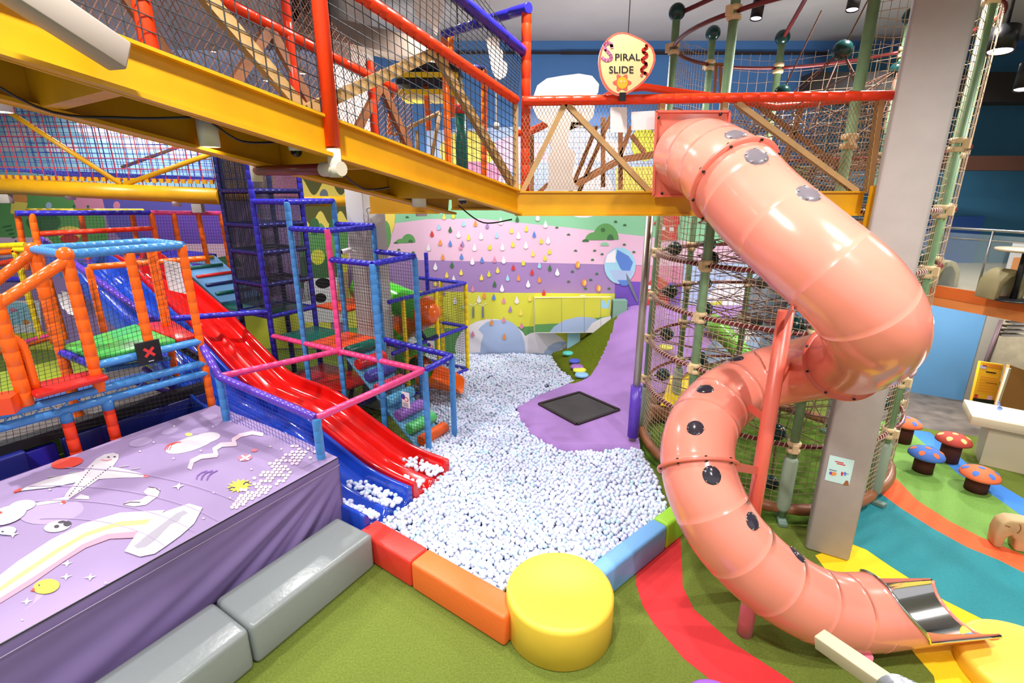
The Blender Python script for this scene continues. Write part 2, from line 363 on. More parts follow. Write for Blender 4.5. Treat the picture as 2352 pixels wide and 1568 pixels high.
# rain
_cols = dict(w=5, y=11, l=2, r=10, o=9, g=7, b=8, p=1, k=16, c=15)
def drop(x, y, s, c, k):
    pts = [(x, y - 9 * s)]
    for i in range(9):
        a = math.radians(40 - i * 32.5); pts.append((x + 4.6 * s * math.cos(a), y + 3 * s - 4.8 * s * math.sin(a)))
    mu(pts, _cols[c], k)
for i, q in enumerate('992,537,r 1034,527,g 1008,521,c 1065,513,c 1092,513,o 1119,518,p 1150,508,w 1020,497,y 1041,495,l 1062,560,p 1011,557,o 1034,559,b 1053,538,w 1076,545,l 1105,542,w 1141,540,c 1175,529,y 1209,525,l 1191,541,w 1227,538,b 1253,515,w 1188,503,g 1235,499,w 984,568,w 1058,567,k 1090,568,w 1125,567,l 1154,567,w 1178,561,l 1208,563,w 1243,553,l 1259,552,w 1017,590,o 1060,589,b 1085,600,w 1107,597,b 1136,596,k 1157,597,w 1224,582,y 1262,577,l 1252,592,l 1000,612,w 1038,608,g 1026,631,y 1059,625,y 1042,641,w 1143,620,y 1106,637,y 1123,629,l 1179,614,r 1202,603,l 1222,625,r 1239,609,c 1263,615,g 1280,625,w 1166,638,c 1191,638,o 1239,642,o 1136,652,g 1153,662,w 1213,652,w 1249,672,r 1086,663,k 1100,687,w 1112,679,o 1134,682,b 1157,690,k 1187,689,w 1217,685,y 1172,710,p 1196,718,y 1232,711,g 1249,720,w 1260,698,c 1129,740,o 1157,734,k 1198,748,k 1230,739,b 1252,747,k 1086,767,k 1158,773,o 1066,703,c 1045,690,w 1018,672,p 1000,650,y'.split()):
    x, y, c = q.split(','); drop(float(x), float(y), .92 if c != 'w' else 1.08, c, 60)
structure(b.build('wall_back', MM, origin=(0, WY, 0)))

# ---- left part of the back wall with another mural
b = MB(); LY = 12.6
b.box((-8.7, LY + .1, 3.6), (5.8, 0, 0), (0, .1, 0), (0, 0, 3.6), 4); b.box((-3.0, 12.05, 3.6), (.08, 0, 0), (0, .62, 0), (0, 0, 3.6), 6)
OLV = mat('mural_olive', (92, 92, 40), .75); SEA = mat('mural_sea_violet', (96, 88, 176), .75); TANM = mat('mural_tan', (200, 160, 110), .75)
MM2 = MM + [OLV, SEA, TANM, BLK]
def ml(px, mi):
    _k[0] += 1; b.poly([PY(x, y, LY - .0003 * _k[0]) for x, y in px], mi)
def el(cx, cy, rx, ry, mi, a0=0, a1=360, n=20):
    ml([(cx + rx * math.cos(math.radians(a0 + (a1 - a0) * i / n)), cy - ry * math.sin(math.radians(a0 + (a1 - a0) * i / n))) for i in range(n + (0 if a1 - a0 == 360 else 1))], mi)
_k[0] = 0
ml([(-80, 430), (500, 445), (900, 440), (900, 860), (-80, 860)], 1)
ml([(-80, 180), (560, 330), (560, 440), (-80, 430)], 15)
for x, y, rx, ry in ((230, 290, 60, 26), (270, 305, 70, 22), (330, 330, 50, 18), (60, 300, 50, 22), (20, 330, 40, 20), (420, 350, 40, 14), (140, 340, 40, 12)): el(x, y, rx, ry, 5)
ml([(-80, 440), (190, 455), (240, 500), (250, 560), (-80, 560)], 6)
ml([(165, 448), (250, 455), (275, 488), (180, 492)], 16); ml([(235, 455), (520, 465), (540, 620), (330, 600), (250, 520)], 18)
ml([(300, 500), (520, 480), (540, 560), (360, 580)], 12); ml([(-80, 545), (110, 545), (140, 580), (-80, 600)], 0); ml([(400, 560), (560, 560), (560, 620), (430, 612)], 0)
el(45, 458, 18, 18, 9); ml([(26, 462), (64, 466), (56, 494), (24, 490)], 11); el(100, 510, 40, 22, 7); el(160, 535, 30, 16, 11); el(160, 548, 22, 10, 10); el(215, 530, 26, 16, 6); el(520, 612, 36, 24, 7, 0, 180)
el(268, 472, 8, 10, 16); el(112, 472, 7, 8, 4); el(170, 473, 3, 3, 7); el(202, 474, 3, 3, 7)
for k in range(5): ml([(6 + k * 7, 520 + k * 8), (26 + k * 3, 516 + k * 9), (27 + k * 3, 519 + k * 9), (6 + k * 7, 523 + k * 8)], 7)
ml([(-80, 600), (520, 640), (620, 660), (620, 860), (-80, 860)], 1); ml([(-80, 690), (90, 690), (100, 800), (-80, 800)], 5); el(40, 720, 40, 26, 15); el(30, 712, 10, 5, 16); el(60, 740, 8, 6, 9)
ml([(-80, 770), (140, 760), (150, 860), (-80, 860)], 2)
ml([(520, 350), (640, 362), (640, 440), (500, 440)], 19); ml([(640, 362), (735, 372), (735, 455), (620, 450)], 16); ml([(560, 700), (760, 690), (760, 800), (560, 800)], 2)
ml([(690, 370), (900, 370), (900, 660), (690, 660)], 17)
def wave(x0, x1, y, amp, per, ylow, mi):
    n = 40; ml([(x0 + (x1 - x0) * i / n, y - amp * math.cos((x0 + (x1 - x0) * i / n - x0) / per * 2 * math.pi)) for i in range(n + 1)] + [(x1, ylow), (x0, ylow)], mi)
wave(690, 900, 428, 20, 62, 460, 11); wave(690, 900, 500, 16, 46, 540, 11); wave(690, 900, 524, 12, 46, 660, 6); el(744, 450, 10, 16, 14); el(722, 520, 12, 20, 7); el(768, 522, 13, 20, 7)
ml([(690, 590), (900, 585), (900, 660), (690, 660)], 7); ml([(700, 640), (800, 636), (800, 740), (690, 740)], 5); el(742, 650, 18, 12, 20); el(736, 684, 14, 11, 20); el(776, 694, 12, 14, 20); ml([(775, 620), (800, 620), (800, 720), (775, 720)], 19); el(730, 590, 16, 18, 2); el(790, 600, 14, 26, 2)
structure(b.build('wall_back_left', MM2, origin=(-8.7, LY, 0)))
b = MB(); b.box((-14.3, 7, 3.6), (.1, 0, 0), (0, 6, 0), (0, 0, 3.6)); structure(b.build('wall_left', mat('mural_light_sky', (178, 208, 232), .8)))

# ---- right side: blue wall under the mezzanine, corridor wall, mezzanine
BW = mat('right_wall_blue', (84, 136, 180), .7, noise=.04, nscale=2)
p0 = Vector((6.2, 10.97, 0)); p1 = Vector((9.02, 9.21, 0)); d = (p1 - p0).normalized(); nn = Vector((-d.y, d.x, 0))
b = MB(); b.box((p0 + p1) / 2 + nn * .08 + UP * 1.1, (p1 - p0) / 2, nn * .08, UP * 1.1); structure(b.build('wall_right', BW))
b = MB(); b.box(p1 + d * .12 + nn * .1 + UP * 1.1, d * .12, nn * .18, UP * 1.1); structure(b.build('trim_1', mat('grey_pilaster', (140, 134, 124), .6)))
BRK = mat('pale_brick', (216, 200, 172), .8, noise=.18, nscale=5)
b = MB(); b.box((12.2, 9.9, 1.1), (3.2, -1.0, 0), (.03, .1, 0), (0, 0, 1.1)); structure(b.build('wall_corridor', BRK))
b = MB(); b.box((14.3, 6, 3.6), (.1, 0, 0), (0, 6.5, 0), (0, 0, 3.6)); structure(b.build('wall_far_right', mat('dark_teal_wall', (30, 70, 110), .8)))
fz0, fz1 = 2.2, 2.5
fa = Vector((6.55, 9.9, 0)); fb = Vector((7.02, 8.26, 0)); fc = Vector((7.42, 6.99, 0)); fd = Vector((8.1, 4.6, 0))
poly = [fa, fb, fc, fd, Vector((14.2, 4.6, 0)), Vector((14.2, 11.5, 0)), Vector((6.2, 11.5, 0))]
b = MB(); b.prism([p + UP * (fz0 + .02) for p in poly], UP * (fz1 - fz0 - .02), 0)
for a, c in ((fa, fb), (fb, fc), (fc, fd)):
    t = (c - a).normalized(); n2 = Vector((t.y, -t.x, 0)); n2 = n2 if n2.x < 0 else -n2
    b.box((a + c) / 2 + n2 * .02 + UP * (fz1 - .07), (c - a) / 2, n2 * .02, UP * .09, 1); b.box((a + c) / 2 + n2 * .01 + UP * (fz0 + .08), (c - a) / 2, n2 * .02, UP * .09, 2)
structure(b.build('floor_mezzanine', [mat('mezzanine_slab', (150, 140, 120), .7), mat('fascia_orange', (226, 104, 30), .6), mat('fascia_pale_orange', (240, 140, 70), .6)]))
TW = mat('mezzanine_teal_wall', (46, 104, 138), .75, noise=.06, nscale=2)
b = MB(); b.box((10.4, 11.2, 4.6), (4, -.0, 0), (0, .1, 0), (0, 0, 2.1), 0); b.box((9.2, 11.07, 3.0), (1.0, 0, 0), (0, .02, 0), (0, 0, .5), 1); structure(b.build('wall_mezzanine', [TW, mat('wall_panel_blue', (40, 84, 160), .6)]))
# dark roof beams on the right
b = MB(); b.bar((5.5, 10.3, 5.85), (14, 10.3, 5.85), .4, .5); structure(b.build('trim_2', mat('dark_beam', (26, 20, 20), .8)))
b = MB(); b.bar((6.2, 10.6, 4.55), (14, 9.6, 4.5), .3, .26); structure(b.build('trim_3', mat('rust_beam', (78, 44, 30), .7)))
b = MB(); b.bar((1.0, 11.42, 6.72), (14, 11.42, 6.7), .05, .05); b.bar((-3, 11.42, 6.72), (1.0, 11.42, 6.72), .03, .04); structure(b.build('trim_4', DKW))
# glass balustrade
gr = thing('glass_balustrade', 'clear glass balustrade with thin metal posts along orange mezzanine edge', 'balustrade', fb + UP * fz1)
GLS = mat('clear_glass', (214, 238, 240), .02, alpha=.12, spec=.6)
for a, c in ((fa, fb), (fb, fc), (fc, fd)):
    b = MB(); b.box((a + c) / 2 + UP * (fz1 + .45), (c - a) / 2 * .97, Vector((.006, .002, 0)), UP * .43); b.build('glass_pane', GLS, gr)
for a in (fa, fb, (fb + fc) / 2, fc, fd):
    MB().tube([a + UP * fz1, a + UP * (fz1 + .95)], .018, 8).build('post', STEEL, gr)
MB().tube([a + UP * (fz1 + .95) for a in (fa, fb, fc, fd)], .02, 8).build('handrail', STEEL, gr)
MB().tube([a + UP * (fz1 + .8) for a in (fa, fb, fc, fd)], .012, 8).build('rail', STEEL, gr)
# stools and table upstairs
TANS = mat('tan_plastic', (150, 136, 96), .5)
def arch_stool(c, lab):
    c = Vector(c); b = MB(); pr = [(-.22, 0), (-.2, .26), (-.1, .4), (0, .44), (.1, .4), (.2, .26), (.22, 0), (.14, 0), (.12, .22), (.05, .32), (0, .34), (-.05, .32), (-.12, .22), (-.14, 0)]
    b.prism([c + Vector((x, -.16, z)) for x, z in pr], (0, .32, 0)); tag(b.build('arch_stool', TANS, bevel=.015), lab, 'stool')
def s2(px, py): return PZ(px, py, fz1)
arch_stool(s2(2292, 684), 'tan arched plastic stool behind the glass, beside the dark table'); arch_stool(s2(2152, 655) + Vector((0, 0, 0)), 'dark tan arched stool partly behind the green pole upstairs')
t = s2(2325, 690); r_ = thing('cafe_table', 'pale table on a black post behind mezzanine glass', 'table', t)
MB().lathe([(0, .7), (.34, .7), (.34, .74), (0, .74)], t, 28).build('table_top', mat('pale_table', (196, 176, 150), .5), r_); MB().tube([t + UP * .02, t + UP * .7], .04, 10).build('post', BLK, r_); MB().lathe([(0, 0), (.24, 0), (.22, .02), (0, .03)], t, 24).build('base', BLK, r_)
b = MB(); q = PY(2338, 620, 9.4); b.box(q, (.22, 0, 0), (0, .02, 0), (0, 0, .5), 0); b.box(q + Vector((-.05, -.025, .1)), (.12, 0, 0), (0, .004, 0), (0, 0, .14), 1); tag(b.build('notice_board', [PAPER, MO]), 'white notice board with orange print behind the dark table upstairs', 'board')

# ---- columns
b = MB(); ca = Vector((3.43, 4.88, 0)); cb = Vector((3.80, 4.66, 0)); bk = E2 * .5
b.prism([ca, cb, cb + bk, ca + bk], UP * 6.96); structure(tag(b.build('wall_column_right', GRY, bevel=.03), 'grey square column beside the coral spiral slide', 'column'))
b = MB(); c0 = PY(836, 500, 8.7); c0.z = 0; c1 = c0 - E1 * .44; c2 = c0 + E2 * .5
b.prism([c0, c2, c2 - E1 * .44, c1], UP * 6.96); structure(tag(b.build('wall_column_white', mat('column_white', (214, 210, 204), .6), bevel=.02), 'white square column behind the blue play cage', 'column'))
# ================================================================== BALL PIT EDGE
def foam_block(name, p0, p1, wv, z0, z1, m, lab, cat, group=None, bev=.035, seams=()):
    "padded block along p0-p1 (outer base line), wv = width vector inward"
    p0 = Vector((p0[0], p0[1], 0)); p1 = Vector((p1[0], p1[1], 0)); wv = Vector(wv)
    b = MB(); b.prism([p0 + UP * z0, p1 + UP * z0, p1 + wv + UP * z0, p0 + wv + UP * z0], UP * (z1 - z0))
    o = tag(b.build(name, m, bevel=bev, bseg=4), lab, cat, group); return o
FO = foam('foam_orange', (246, 112, 48)); FR = foam('foam_red', (226, 54, 42)); FB = foam('foam_blue', (112, 168, 222)); FG = foam('foam_lime', (150, 206, 50)); FY = mat('foam_yellow', (248, 204, 70), .4, bump=.06, bscale=6, noise=.03, nscale=2); FGY = mat('foam_grey', (136, 142, 142), .28, bump=.12, bscale=16)
L0 = Vector((-1.62, 4.68, 0)); L1 = Vector((-.07, 3.56, 0)); dl = (L1 - L0).normalized(); wl = Vector((-dl.y, dl.x, 0)) * .27
sp = L0 + dl * ((Vector((-1.08, 4.24, 0)) - L0).dot(dl))
foam_block('foam_block', L0 - dl * .15, sp - dl * .004, wl, 0, .34, FR, 'red foam pit wall block between grey step and orange block', 'foam block', 'pit wall blocks')
o = foam_block('foam_block', sp + dl * .004, L1, wl, 0, .34, FO, 'orange foam pit wall block ending at the yellow round stool', 'foam block', 'pit wall blocks')
R0 = Vector((.86, 4.03, 0)); R1 = Vector((1.79, 4.86, 0)); R2 = Vector((2.5, 5.5, 0)); dr = (R1 - R0).normalized(); wr = Vector((-dr.y, dr.x, 0)) * .2
foam_block('foam_block', R0, R1 - dr * .004, wr, 0, .34, FB, 'light blue foam pit wall block right of the yellow stool', 'foam block', 'pit wall blocks')
foam_block('foam_block', R1 + dr * .004, R1 + dr * .55, wr, 0, .34, FG, 'lime green foam pit wall block half behind the coral slide', 'foam block', 'pit wall blocks')
def stool(c, r, h, m, lab, bev=.05):
    c = Vector(c); b = MB(); k = 6
    pr = [(0, 0), (r - .015, 0), (r, .012)] + [(r, h - bev)] + [(r - bev + bev * math.cos(a * math.pi / 2 / k), h - bev + bev * math.sin(a * math.pi / 2 / k)) for a in range(1, k + 1)] + [(r * .6, h + .012), (0, h + .016)]
    b.lathe(pr, c, 64); return tag(b.build('foam_stool', m, origin=c), lab, 'foam stool')
stool((.45, 3.82, 0), .505, .44, FY, 'big round yellow foam stool at the ball pit corner')
stool((1.5, 2.72, 0), .24, .4, foam('foam_purple', (150, 92, 190)), 'purple round foam stool at the bottom edge of the photo')
stool((4.45, 3.22, 0), .54, .16, FY, 'yellow round foam stool below the slide exit')
# grey steps along the mat
G0 = Vector((-1.52, 4.6, 0)); gd = Vector((-.508, -.861, 0)); gw = Vector((-.47, .30, 0)) * 1.05
foam_block('foam_step', G0, G0 + gd * 1.42, gw, 0, .43, FGY, 'grey vinyl foam step nearest the red pit block', 'foam step', 'grey steps along the mat', .05)
foam_block('foam_step', G0 + gd * 1.432, G0 + gd * 2.85, gw, 0, .43, FGY, 'grey vinyl foam step nearest the camera, cut by bottom edge', 'foam step', 'grey steps along the mat', .05)

# ================================================================== PRINTED PURPLE MAT
MA = Vector((-1.985, 5.06, 0)); mu_ = Vector((-.508, -.861, 0)); mv = Vector((-.836, .549, 0)); MH = 1.1; ML = 5.4; MWd = 2.68
mt = thing('landing_mat', 'big purple printed landing mat with airplane and rainbow beside grey steps', 'mat', MA)
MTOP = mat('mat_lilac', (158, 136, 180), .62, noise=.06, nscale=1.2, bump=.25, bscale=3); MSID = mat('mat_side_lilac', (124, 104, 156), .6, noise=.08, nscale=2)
def mp(u, v, z=0): return MA + mu_ * u + mv * v + UP * z
b = MB()
def topz(u, v): return MH + .012 * math.sin(u * 2.3 + v) * math.sin(v * 2.1) + .02 * math.sin(math.pi * v / MWd)
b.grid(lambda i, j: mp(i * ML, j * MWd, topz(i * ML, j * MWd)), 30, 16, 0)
def side(i, j):
    u = i * ML; z = MH * (1 - j); k = math.sin(math.pi * j) ** .7
    an = math.atan2(j * 1.1 + .12, u + .35); f = .022 * math.sin(an * 34 + 1.5 * math.sin(u * 1.7)) * math.exp(-.25 * u) + .02 * math.sin(an * 19 + u * .8) + .008 * math.sin(an * 71 + u)
    p = mp(u, 0, z) + mv * (-f * k * min(1, u * 2 + .1)) + mv * .05 * j
    return p
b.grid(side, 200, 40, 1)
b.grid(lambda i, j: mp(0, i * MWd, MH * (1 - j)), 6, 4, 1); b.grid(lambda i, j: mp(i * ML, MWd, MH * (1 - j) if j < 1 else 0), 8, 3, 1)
cov = b
MB().tube([mp(0, -.004, MH), mp(ML, -.004, MH)], .007, 6).build('zip_seam', BLK, mt)
MB().tube([mp(0, -.012, MH - .09), mp(ML, -.012, MH - .09)], .004, 6).build('piping', mat('pale_thread', (176, 160, 190), .6), mt)
# printed pictures on the cover
PRW = mat('print_white', (212, 204, 212), .6); PRL = mat('print_lilac_light', (174, 154, 194), .6); PRP = mat('print_pink', (232, 200, 214), .6); PRR = mat('print_red', (226, 74, 60), .6)
PRY = mat('print_yellow', (236, 212, 70), .6); PRB = mat('print_blue', (186, 206, 220), .6); PRG = mat('print_grey', (168, 162, 176), .6); PRV = mat('print_violet', (120, 82, 160), .6); PRK = mat('print_dark', (60, 54, 70), .6); PRO = mat('print_rose', (234, 120, 140), .6); PGN = mat('print_green', (196, 212, 110), .6)
PRS = mat('print_soft_pink', (228, 150, 172), .6); PRC = mat('print_soft_yellow', (232, 218, 130), .6)
PRM = [PRW, PRL, PRP, PRR, PRY, PRB, PRG, PRV, PRK, PRO, PGN, PRS, PRC]
pr = MB(); _pk = [0]
def pp(px, py, dz=0):
    q = PZ(px, py, MH + .03)
    for _ in range(3):
        r = q - MA; u, v = r.dot(mu_), r.dot(mv); q = PZ(px, py, topz(u, v) + .003 + dz)
    return q
def pm(px, mi, sc=2283 / 900, ox=0, oy=950):
    _pk[0] += 1; pts = [Vector((ox + x / sc, oy + y / sc)) for x, y in px]
    P = []
    for i in range(len(pts)):  # follow the slightly puffed top
        a, c = pts[i], pts[(i + 1) % len(pts)]; n = max(1, int((c - a).length / 25))
        P += [pp(*(a + (c - a) * k / n), dz=.00012 * _pk[0]) for k in range(n)]
    pr.poly(P, mi)
def pe(cx, cy, rx, ry, mi, rot=0, n=20):
    c, s = math.cos(math.radians(rot)), math.sin(math.radians(rot))
    pm([(cx + rx * math.cos(a) * c - ry * math.sin(a) * s, cy + rx * math.cos(a) * s + ry * math.sin(a) * c) for a in (2 * math.pi * i / n for i in range(n))], mi)
def pline(px, wd, mi):
    for (x0, y0), (x1, y1) in zip(px, px[1:]):
        d = Vector((x1 - x0, y1 - y0)); d = d.normalized() if d.length else Vector((1, 0)); n = Vector((-d.y, d.x)) * wd; e = d * wd * .5
        pm([(x0 - e.x + n.x, y0 - e.y + n.y), (x1 + e.x + n.x, y1 + e.y + n.y), (x1 + e.x - n.x, y1 + e.y - n.y), (x0 - e.x - n.x, y0 - e.y - n.y)], mi); _pk[0] -= 1
    _pk[0] += 1
pe(300, 570, 190, 70, 1, -8); pe(820, 165, 70, 24, 1, -12); pe(990, 100, 50, 18, 1, -14); pe(1165, 97, 56, 18, 1, -10); pe(1215, 20, 55, 16, 1, -12); pe(1080, 25, 40, 14, 1, -10); pe(60, 1150, 260, 40, 1, -32)
pe(1110, 175, 150, 40, 0, -17); pe(1200, 140, 85, 30, 0, -10); pe(1045, 200, 80, 30, 0, -12); pe(1100, 120, 22, 10, 10)
for k in range(3): pline([(958 + k * 14, 208 + k * 2), (972 + k * 15, 186 - k * 3), (1000 + k * 16, 172 - k * 3), (1030 + k * 12, 168 - k * 2)], 2.4, 3)
pline([(1145, 380), (1150, 360), (1175, 342), (1205, 332), (1190, 352), (1172, 384), (1178, 362), (1205, 342), (1238, 330), (1222, 352), (1205, 385), (1212, 365), (1240, 342), (1266, 330)], 3.2, 7)
pe(390, 285, 95, 30, 3, -10)
pm([(348, 528), (385, 465), (440, 400), (500, 320), (560, 262), (610, 236), (660, 226), (692, 236), (690, 262), (655, 310), (590, 370), (500, 432), (410, 490), (362, 530)], 0)
pm([(545, 322), (300, 372), (150, 425), (120, 448), (300, 428), (430, 402), (500, 375)], 0); pm([(640, 305), (760, 330), (860, 356), (850, 370), (700, 372), (575, 380)], 0)
pm([(120, 430), (78, 450), (80, 460), (125, 448)], 3); pm([(840, 350), (870, 360), (862, 372), (835, 368)], 9); pm([(470, 468), (518, 480), (520, 498), (430, 495)], 0); pm([(385, 482), (210, 520), (215, 535), (370, 510)], 0); pe(370, 514, 14, 8, 3)
for (x0, y0), (x1, y1) in (((400, 478), (545, 292)), ((455, 450), (650, 300))):
    for k in range(14):
        t = k / 14; pm([(x0 + (x1 - x0) * t, y0 + (y1 - y0) * t), (x0 + (x1 - x0) * (t + .035), y0 + (y1 - y0) * (t + .035)), (x0 + (x1 - x0) * (t + .035) + 5, y0 + (y1 - y0) * (t + .035) + 2), (x0 + (x1 - x0) * t + 5, y0 + (y1 - y0) * t + 2)], 8); _pk[0] -= 1
pe(632, 252, 8, 4, 8); pe(668, 250, 8, 4, 8); pline([(590, 268), (620, 272), (650, 264)], 2, 9)
for x, y in ((305, 365), (425, 342), (725, 305), (790, 320)): pline([(x - 25, y + 3), (x + 25, y - 4)], 3, 6)
# cloud frame, boomerang, cross, dots
pline([(1105, 315), (1120, 275), (1170, 250), (1260, 240), (1250, 205), (1290, 180), (1370, 175)], 13, 2); pline([(1370, 180), (1360, 150), (1400, 125), (1470, 110), (1530, 120)], 11, 2)
pe(1428, 255, 42, 18, 9, -8); pline([(1400, 270), (1458, 240)], 5, 0); pline([(1408, 243), (1448, 266)], 5, 0); pe(1482, 212, 20, 8, 9, -8)
pm([(835, 455), (870, 424), (935, 440), (920, 480), (850, 530), (780, 540), (715, 528), (745, 510), (820, 500), (860, 475)], 2); pline([(865, 426), (905, 432), (932, 448)], 3, MB_ and 8); pline([(720, 526), (760, 514), (815, 516)], 3, 8)
for i, (dx, dy) in enumerate(((0, 0),)):
    pts = []
    for k in range(26):
        a = 2 * math.pi * k / 26; q = 1.25 if k % 2 else .8; pts.append((1395 + 62 * q * math.cos(a), 418 + 32 * q * math.sin(a) - 10 * math.cos(a)))
    pm(pts, 4)
pline([(1335, 440), (1348, 428), (1368, 430)], 4, 8); pline([(1418, 412), (1432, 398), (1450, 402)], 4, 8)
random.seed(3); seen_ = set()
for k in range(230):
    t = random.random(); s_ = random.gauss(0, .5)
    cx = 1780 - 420 * t ** .9 + s_ * 40 - 20 * s_ * t; cy = 205 + 370 * t + s_ * (20 + 60 * math.sin(math.pi * t))
    cx, cy = round(cx / 26) * 26 + (round(cy / 17) % 2) * 13, round(cy / 17) * 17
    if (cx, cy) in seen_: continue
    seen_.add((cx, cy))
    # stay on the top face
    if (cy - 1340) - (260 - 1340) / 1965 * cx > -30: continue
    pe(cx, cy, 12, 7.5 + 3 * t, 2, -10, 10); _pk[0] -= 1
for cx, cy in ((390, 870), (385, 947), (525, 950), (155, 1092), (1040, 420), (75, 700)):
    pm([(cx - 38, cy + 6), (cx - 8, cy - 4), (cx + 6, cy - 22), (cx + 10, cy - 4), (cx + 38, cy - 8), (cx + 10, cy + 6), (cx - 2, cy + 22), (cx - 10, cy + 7)], 0)
for cx, cy in ((815, 218), (1240, 75), (1015, 72), (895, 165), (1010, 260), (1170, 215), (1250, 205), (1575, 190), (1640, 205), (615, 985), (130, 1200), (1185, 608), (1340, 490), (1245, 458), (290, 440), (1465, 322)): pe(cx, cy, 7, 5, 0, 0, 8); _pk[0] -= 1
# rainbow and white cloud window
def band(a, c, mi): pm(a + c[::-1], mi)
cur = [[(-60, 985), (100, 860), (300, 730), (480, 640), (700, 575), (960, 560)], [(-60, 1020), (120, 890), (320, 755), (500, 660), (700, 600), (930, 595)], [(-60, 1050), (140, 910), (330, 785), (500, 690), (680, 630), (900, 610)], [(-60, 1075), (150, 935), (345, 805), (500, 715), (670, 660), (880, 640)], [(-60, 1110), (170, 965), (360, 840), (480, 760), (620, 700), (830, 680)], [(-60, 1140), (185, 990), (370, 860), (500, 780), (640, 728), (800, 720)]]
for k, mi in enumerate((2, 5, 12, 2, 11)): band(cur[k], cur[k + 1], mi)
pm([(725, 800), (800, 690), (880, 615), (960, 570), (1100, 522), (1180, 545), (1130, 640), (1050, 710), (960, 775), (900, 815), (815, 832)], 0)
pm([(780, 770), (820, 740), (850, 680), (930, 620), (1000, 590), (1070, 562), (1095, 575), (1050, 630), (960, 680), (900, 740), (850, 775), (800, 785)], 6)
pe(40, 590, 120, 50, 0, -18); pe(130, 535, 80, 32, 0, -10); pe(0, 575, 14, 8, 3); pe(335, 655, 80, 32, 0, -10); pe(360, 630, 24, 8, 8, -8); pe(392, 640, 24, 16, 8, -10); pe(330, 656, 16, 10, 8, -10); pe(40, 680, 55, 24, 5, -6); pe(15, 686, 8, 5, 8)
pe(270, 1005, 78, 42, 4, -10); pm([(200, 1010), (175, 1030), (205, 1035)], 3); pe(228, 998, 6, 5, 8)
for cx, cy, r in ((330, 900, 950), (330, 900, 1150), (330, 900, 1400), (330, 900, 700)):
    pts = [(cx + r * math.cos(math.radians(a)), cy - r * .42 * math.sin(math.radians(a))) for a in [8 + 2.5 * q_ for q_ in range(37)]]
    pts = [q for q in pts if (q[1] - 1340) + 1080 / 1965 * q[0] < -20 and q[1] > 10 + max(0, (1360 - q[0])) * .29 and q[1] > (q[0] - 1340) * .42]
    for s0, s1 in zip(pts, pts[1:]):
        if (Vector(s0) - Vector(s1)).length < 160: pline([s0, s1], 1.6, 1); _pk[0] -= 1
ta, tb = Vector((1762, 312)), Vector((1880, 250)); td = (tb - ta) / 1.0
def tf(x, y):
    sc = 2283 / 900; q = ta + td * (x / 3.0) + Vector((-4, -17)) * y
    return pp(q.x / sc, 950 + q.y / sc, dz=.012)
pr.text('Airplane Parade', .42, tf, 0, 'LEFT')
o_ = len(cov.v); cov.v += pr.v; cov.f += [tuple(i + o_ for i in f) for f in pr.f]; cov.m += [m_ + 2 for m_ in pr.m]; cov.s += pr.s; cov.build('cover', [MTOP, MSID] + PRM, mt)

# ================================================================== BALLS
POLY = [Vector((p.x, p.y)) for p in PITXY]
def inside(x, y, P=POLY):
    c = False; j = len(P) - 1
    for i in range(len(P)):
        if (P[i].y > y) != (P[j].y > y) and x < (P[j].x - P[i].x) * (y - P[i].y) / (P[j].y - P[i].y) + P[i].x: c = not c
        j = i
    return c
random.seed(11)
BR = .0285; pts = []
def surf(x, y): return .245 + .018 * math.sin(x * 2.1 + 1) * math.sin(y * 1.7) + .012 * math.sin(x * 5 + y * 4)
for layer in (0, 1):
    st = BR * 2 * (1.0 if layer == 0 else 1.02); row = 0; y = 3.7
    while y < 11.43:
        x = -2.6 + (st / 2 if row % 2 else 0) + random.random() * .012
        while x < 2.6:
            jx, jy = x + random.uniform(-.016, .016), y + random.uniform(-.014, .014)
            if inside(jx, jy) and ((jx - .45) ** 2 + (jy - 3.82) ** 2 > .535 ** 2):
                keep = random.random() < ((.95 if layer == 0 else .98))
                hole = ((jx - .72) ** 2 * 3 + (jy - 9.35) ** 2 < .02) or ((jx + .45) ** 2 + (jy - 9.9) ** 2 * 3 < .006)
                if keep and not (hole and random.random() < .8):
                    pts.append((jx, jy, surf(jx, jy) + (random.uniform(-.012, .018) if layer == 0 else -.034)))
            x += st
        y += st * .866; row += 1
# heaps lying in the slide lanes
SLD = Vector((-.85, .53, 0)).normalized()
def lane(p, q, smax, n):
    for _ in range(n):
        t = random.uniform(.12, .88); s_ = smax * random.random() ** 1.3 * (1.05 - .5 * abs(t - .6))
        c = Vector(p).lerp(Vector(q), t) + SLD * s_; pts.append((c.x, c.y, .33 + .035 * s_ + random.uniform(0, .025)))
lane((-.93, 6.10, 0), (-1.10, 5.86, 0), .62, 70); lane((-1.14, 5.78, 0), (-1.24, 5.58, 0), .45, 26); lane((-1.34, 5.4, 0), (-1.5, 5.16, 0), .85, 95); lane((-1.56, 5.06, 0), (-1.7, 4.98, 0), .62, 60)
camv = Vector((0, 0, H))
def size(p): 
    d = Vector(p) - camv; return d.y * CT - d.z * ST
top = [p for p in pts if p[2] > surf(p[0], p[1]) - .03]
top.sort(key=size)
def infr(p):
    d = size(p); q = Vector(p) - camv; u = q.y * ST + q.z * CT
    return 784 - F * u / d < 1560
near = [p for p in top if infr(p)][:300]; ns = set(near)
BW1 = mat('ball_white', (216, 221, 240), .32, spec=.4); BW2 = mat('ball_pale_lilac', (208, 211, 236), .32); BW3 = mat('ball_ice_blue', (198, 218, 238), .32); BW4 = mat('ball_pale_aqua', (188, 220, 230), .32)
BM = [BW1, BW2, BW3, BW4]; BNM = ['white', 'pale lilac', 'ice blue', 'pale aqua']; wts = [.5, .3, .14, .06]
protos = []
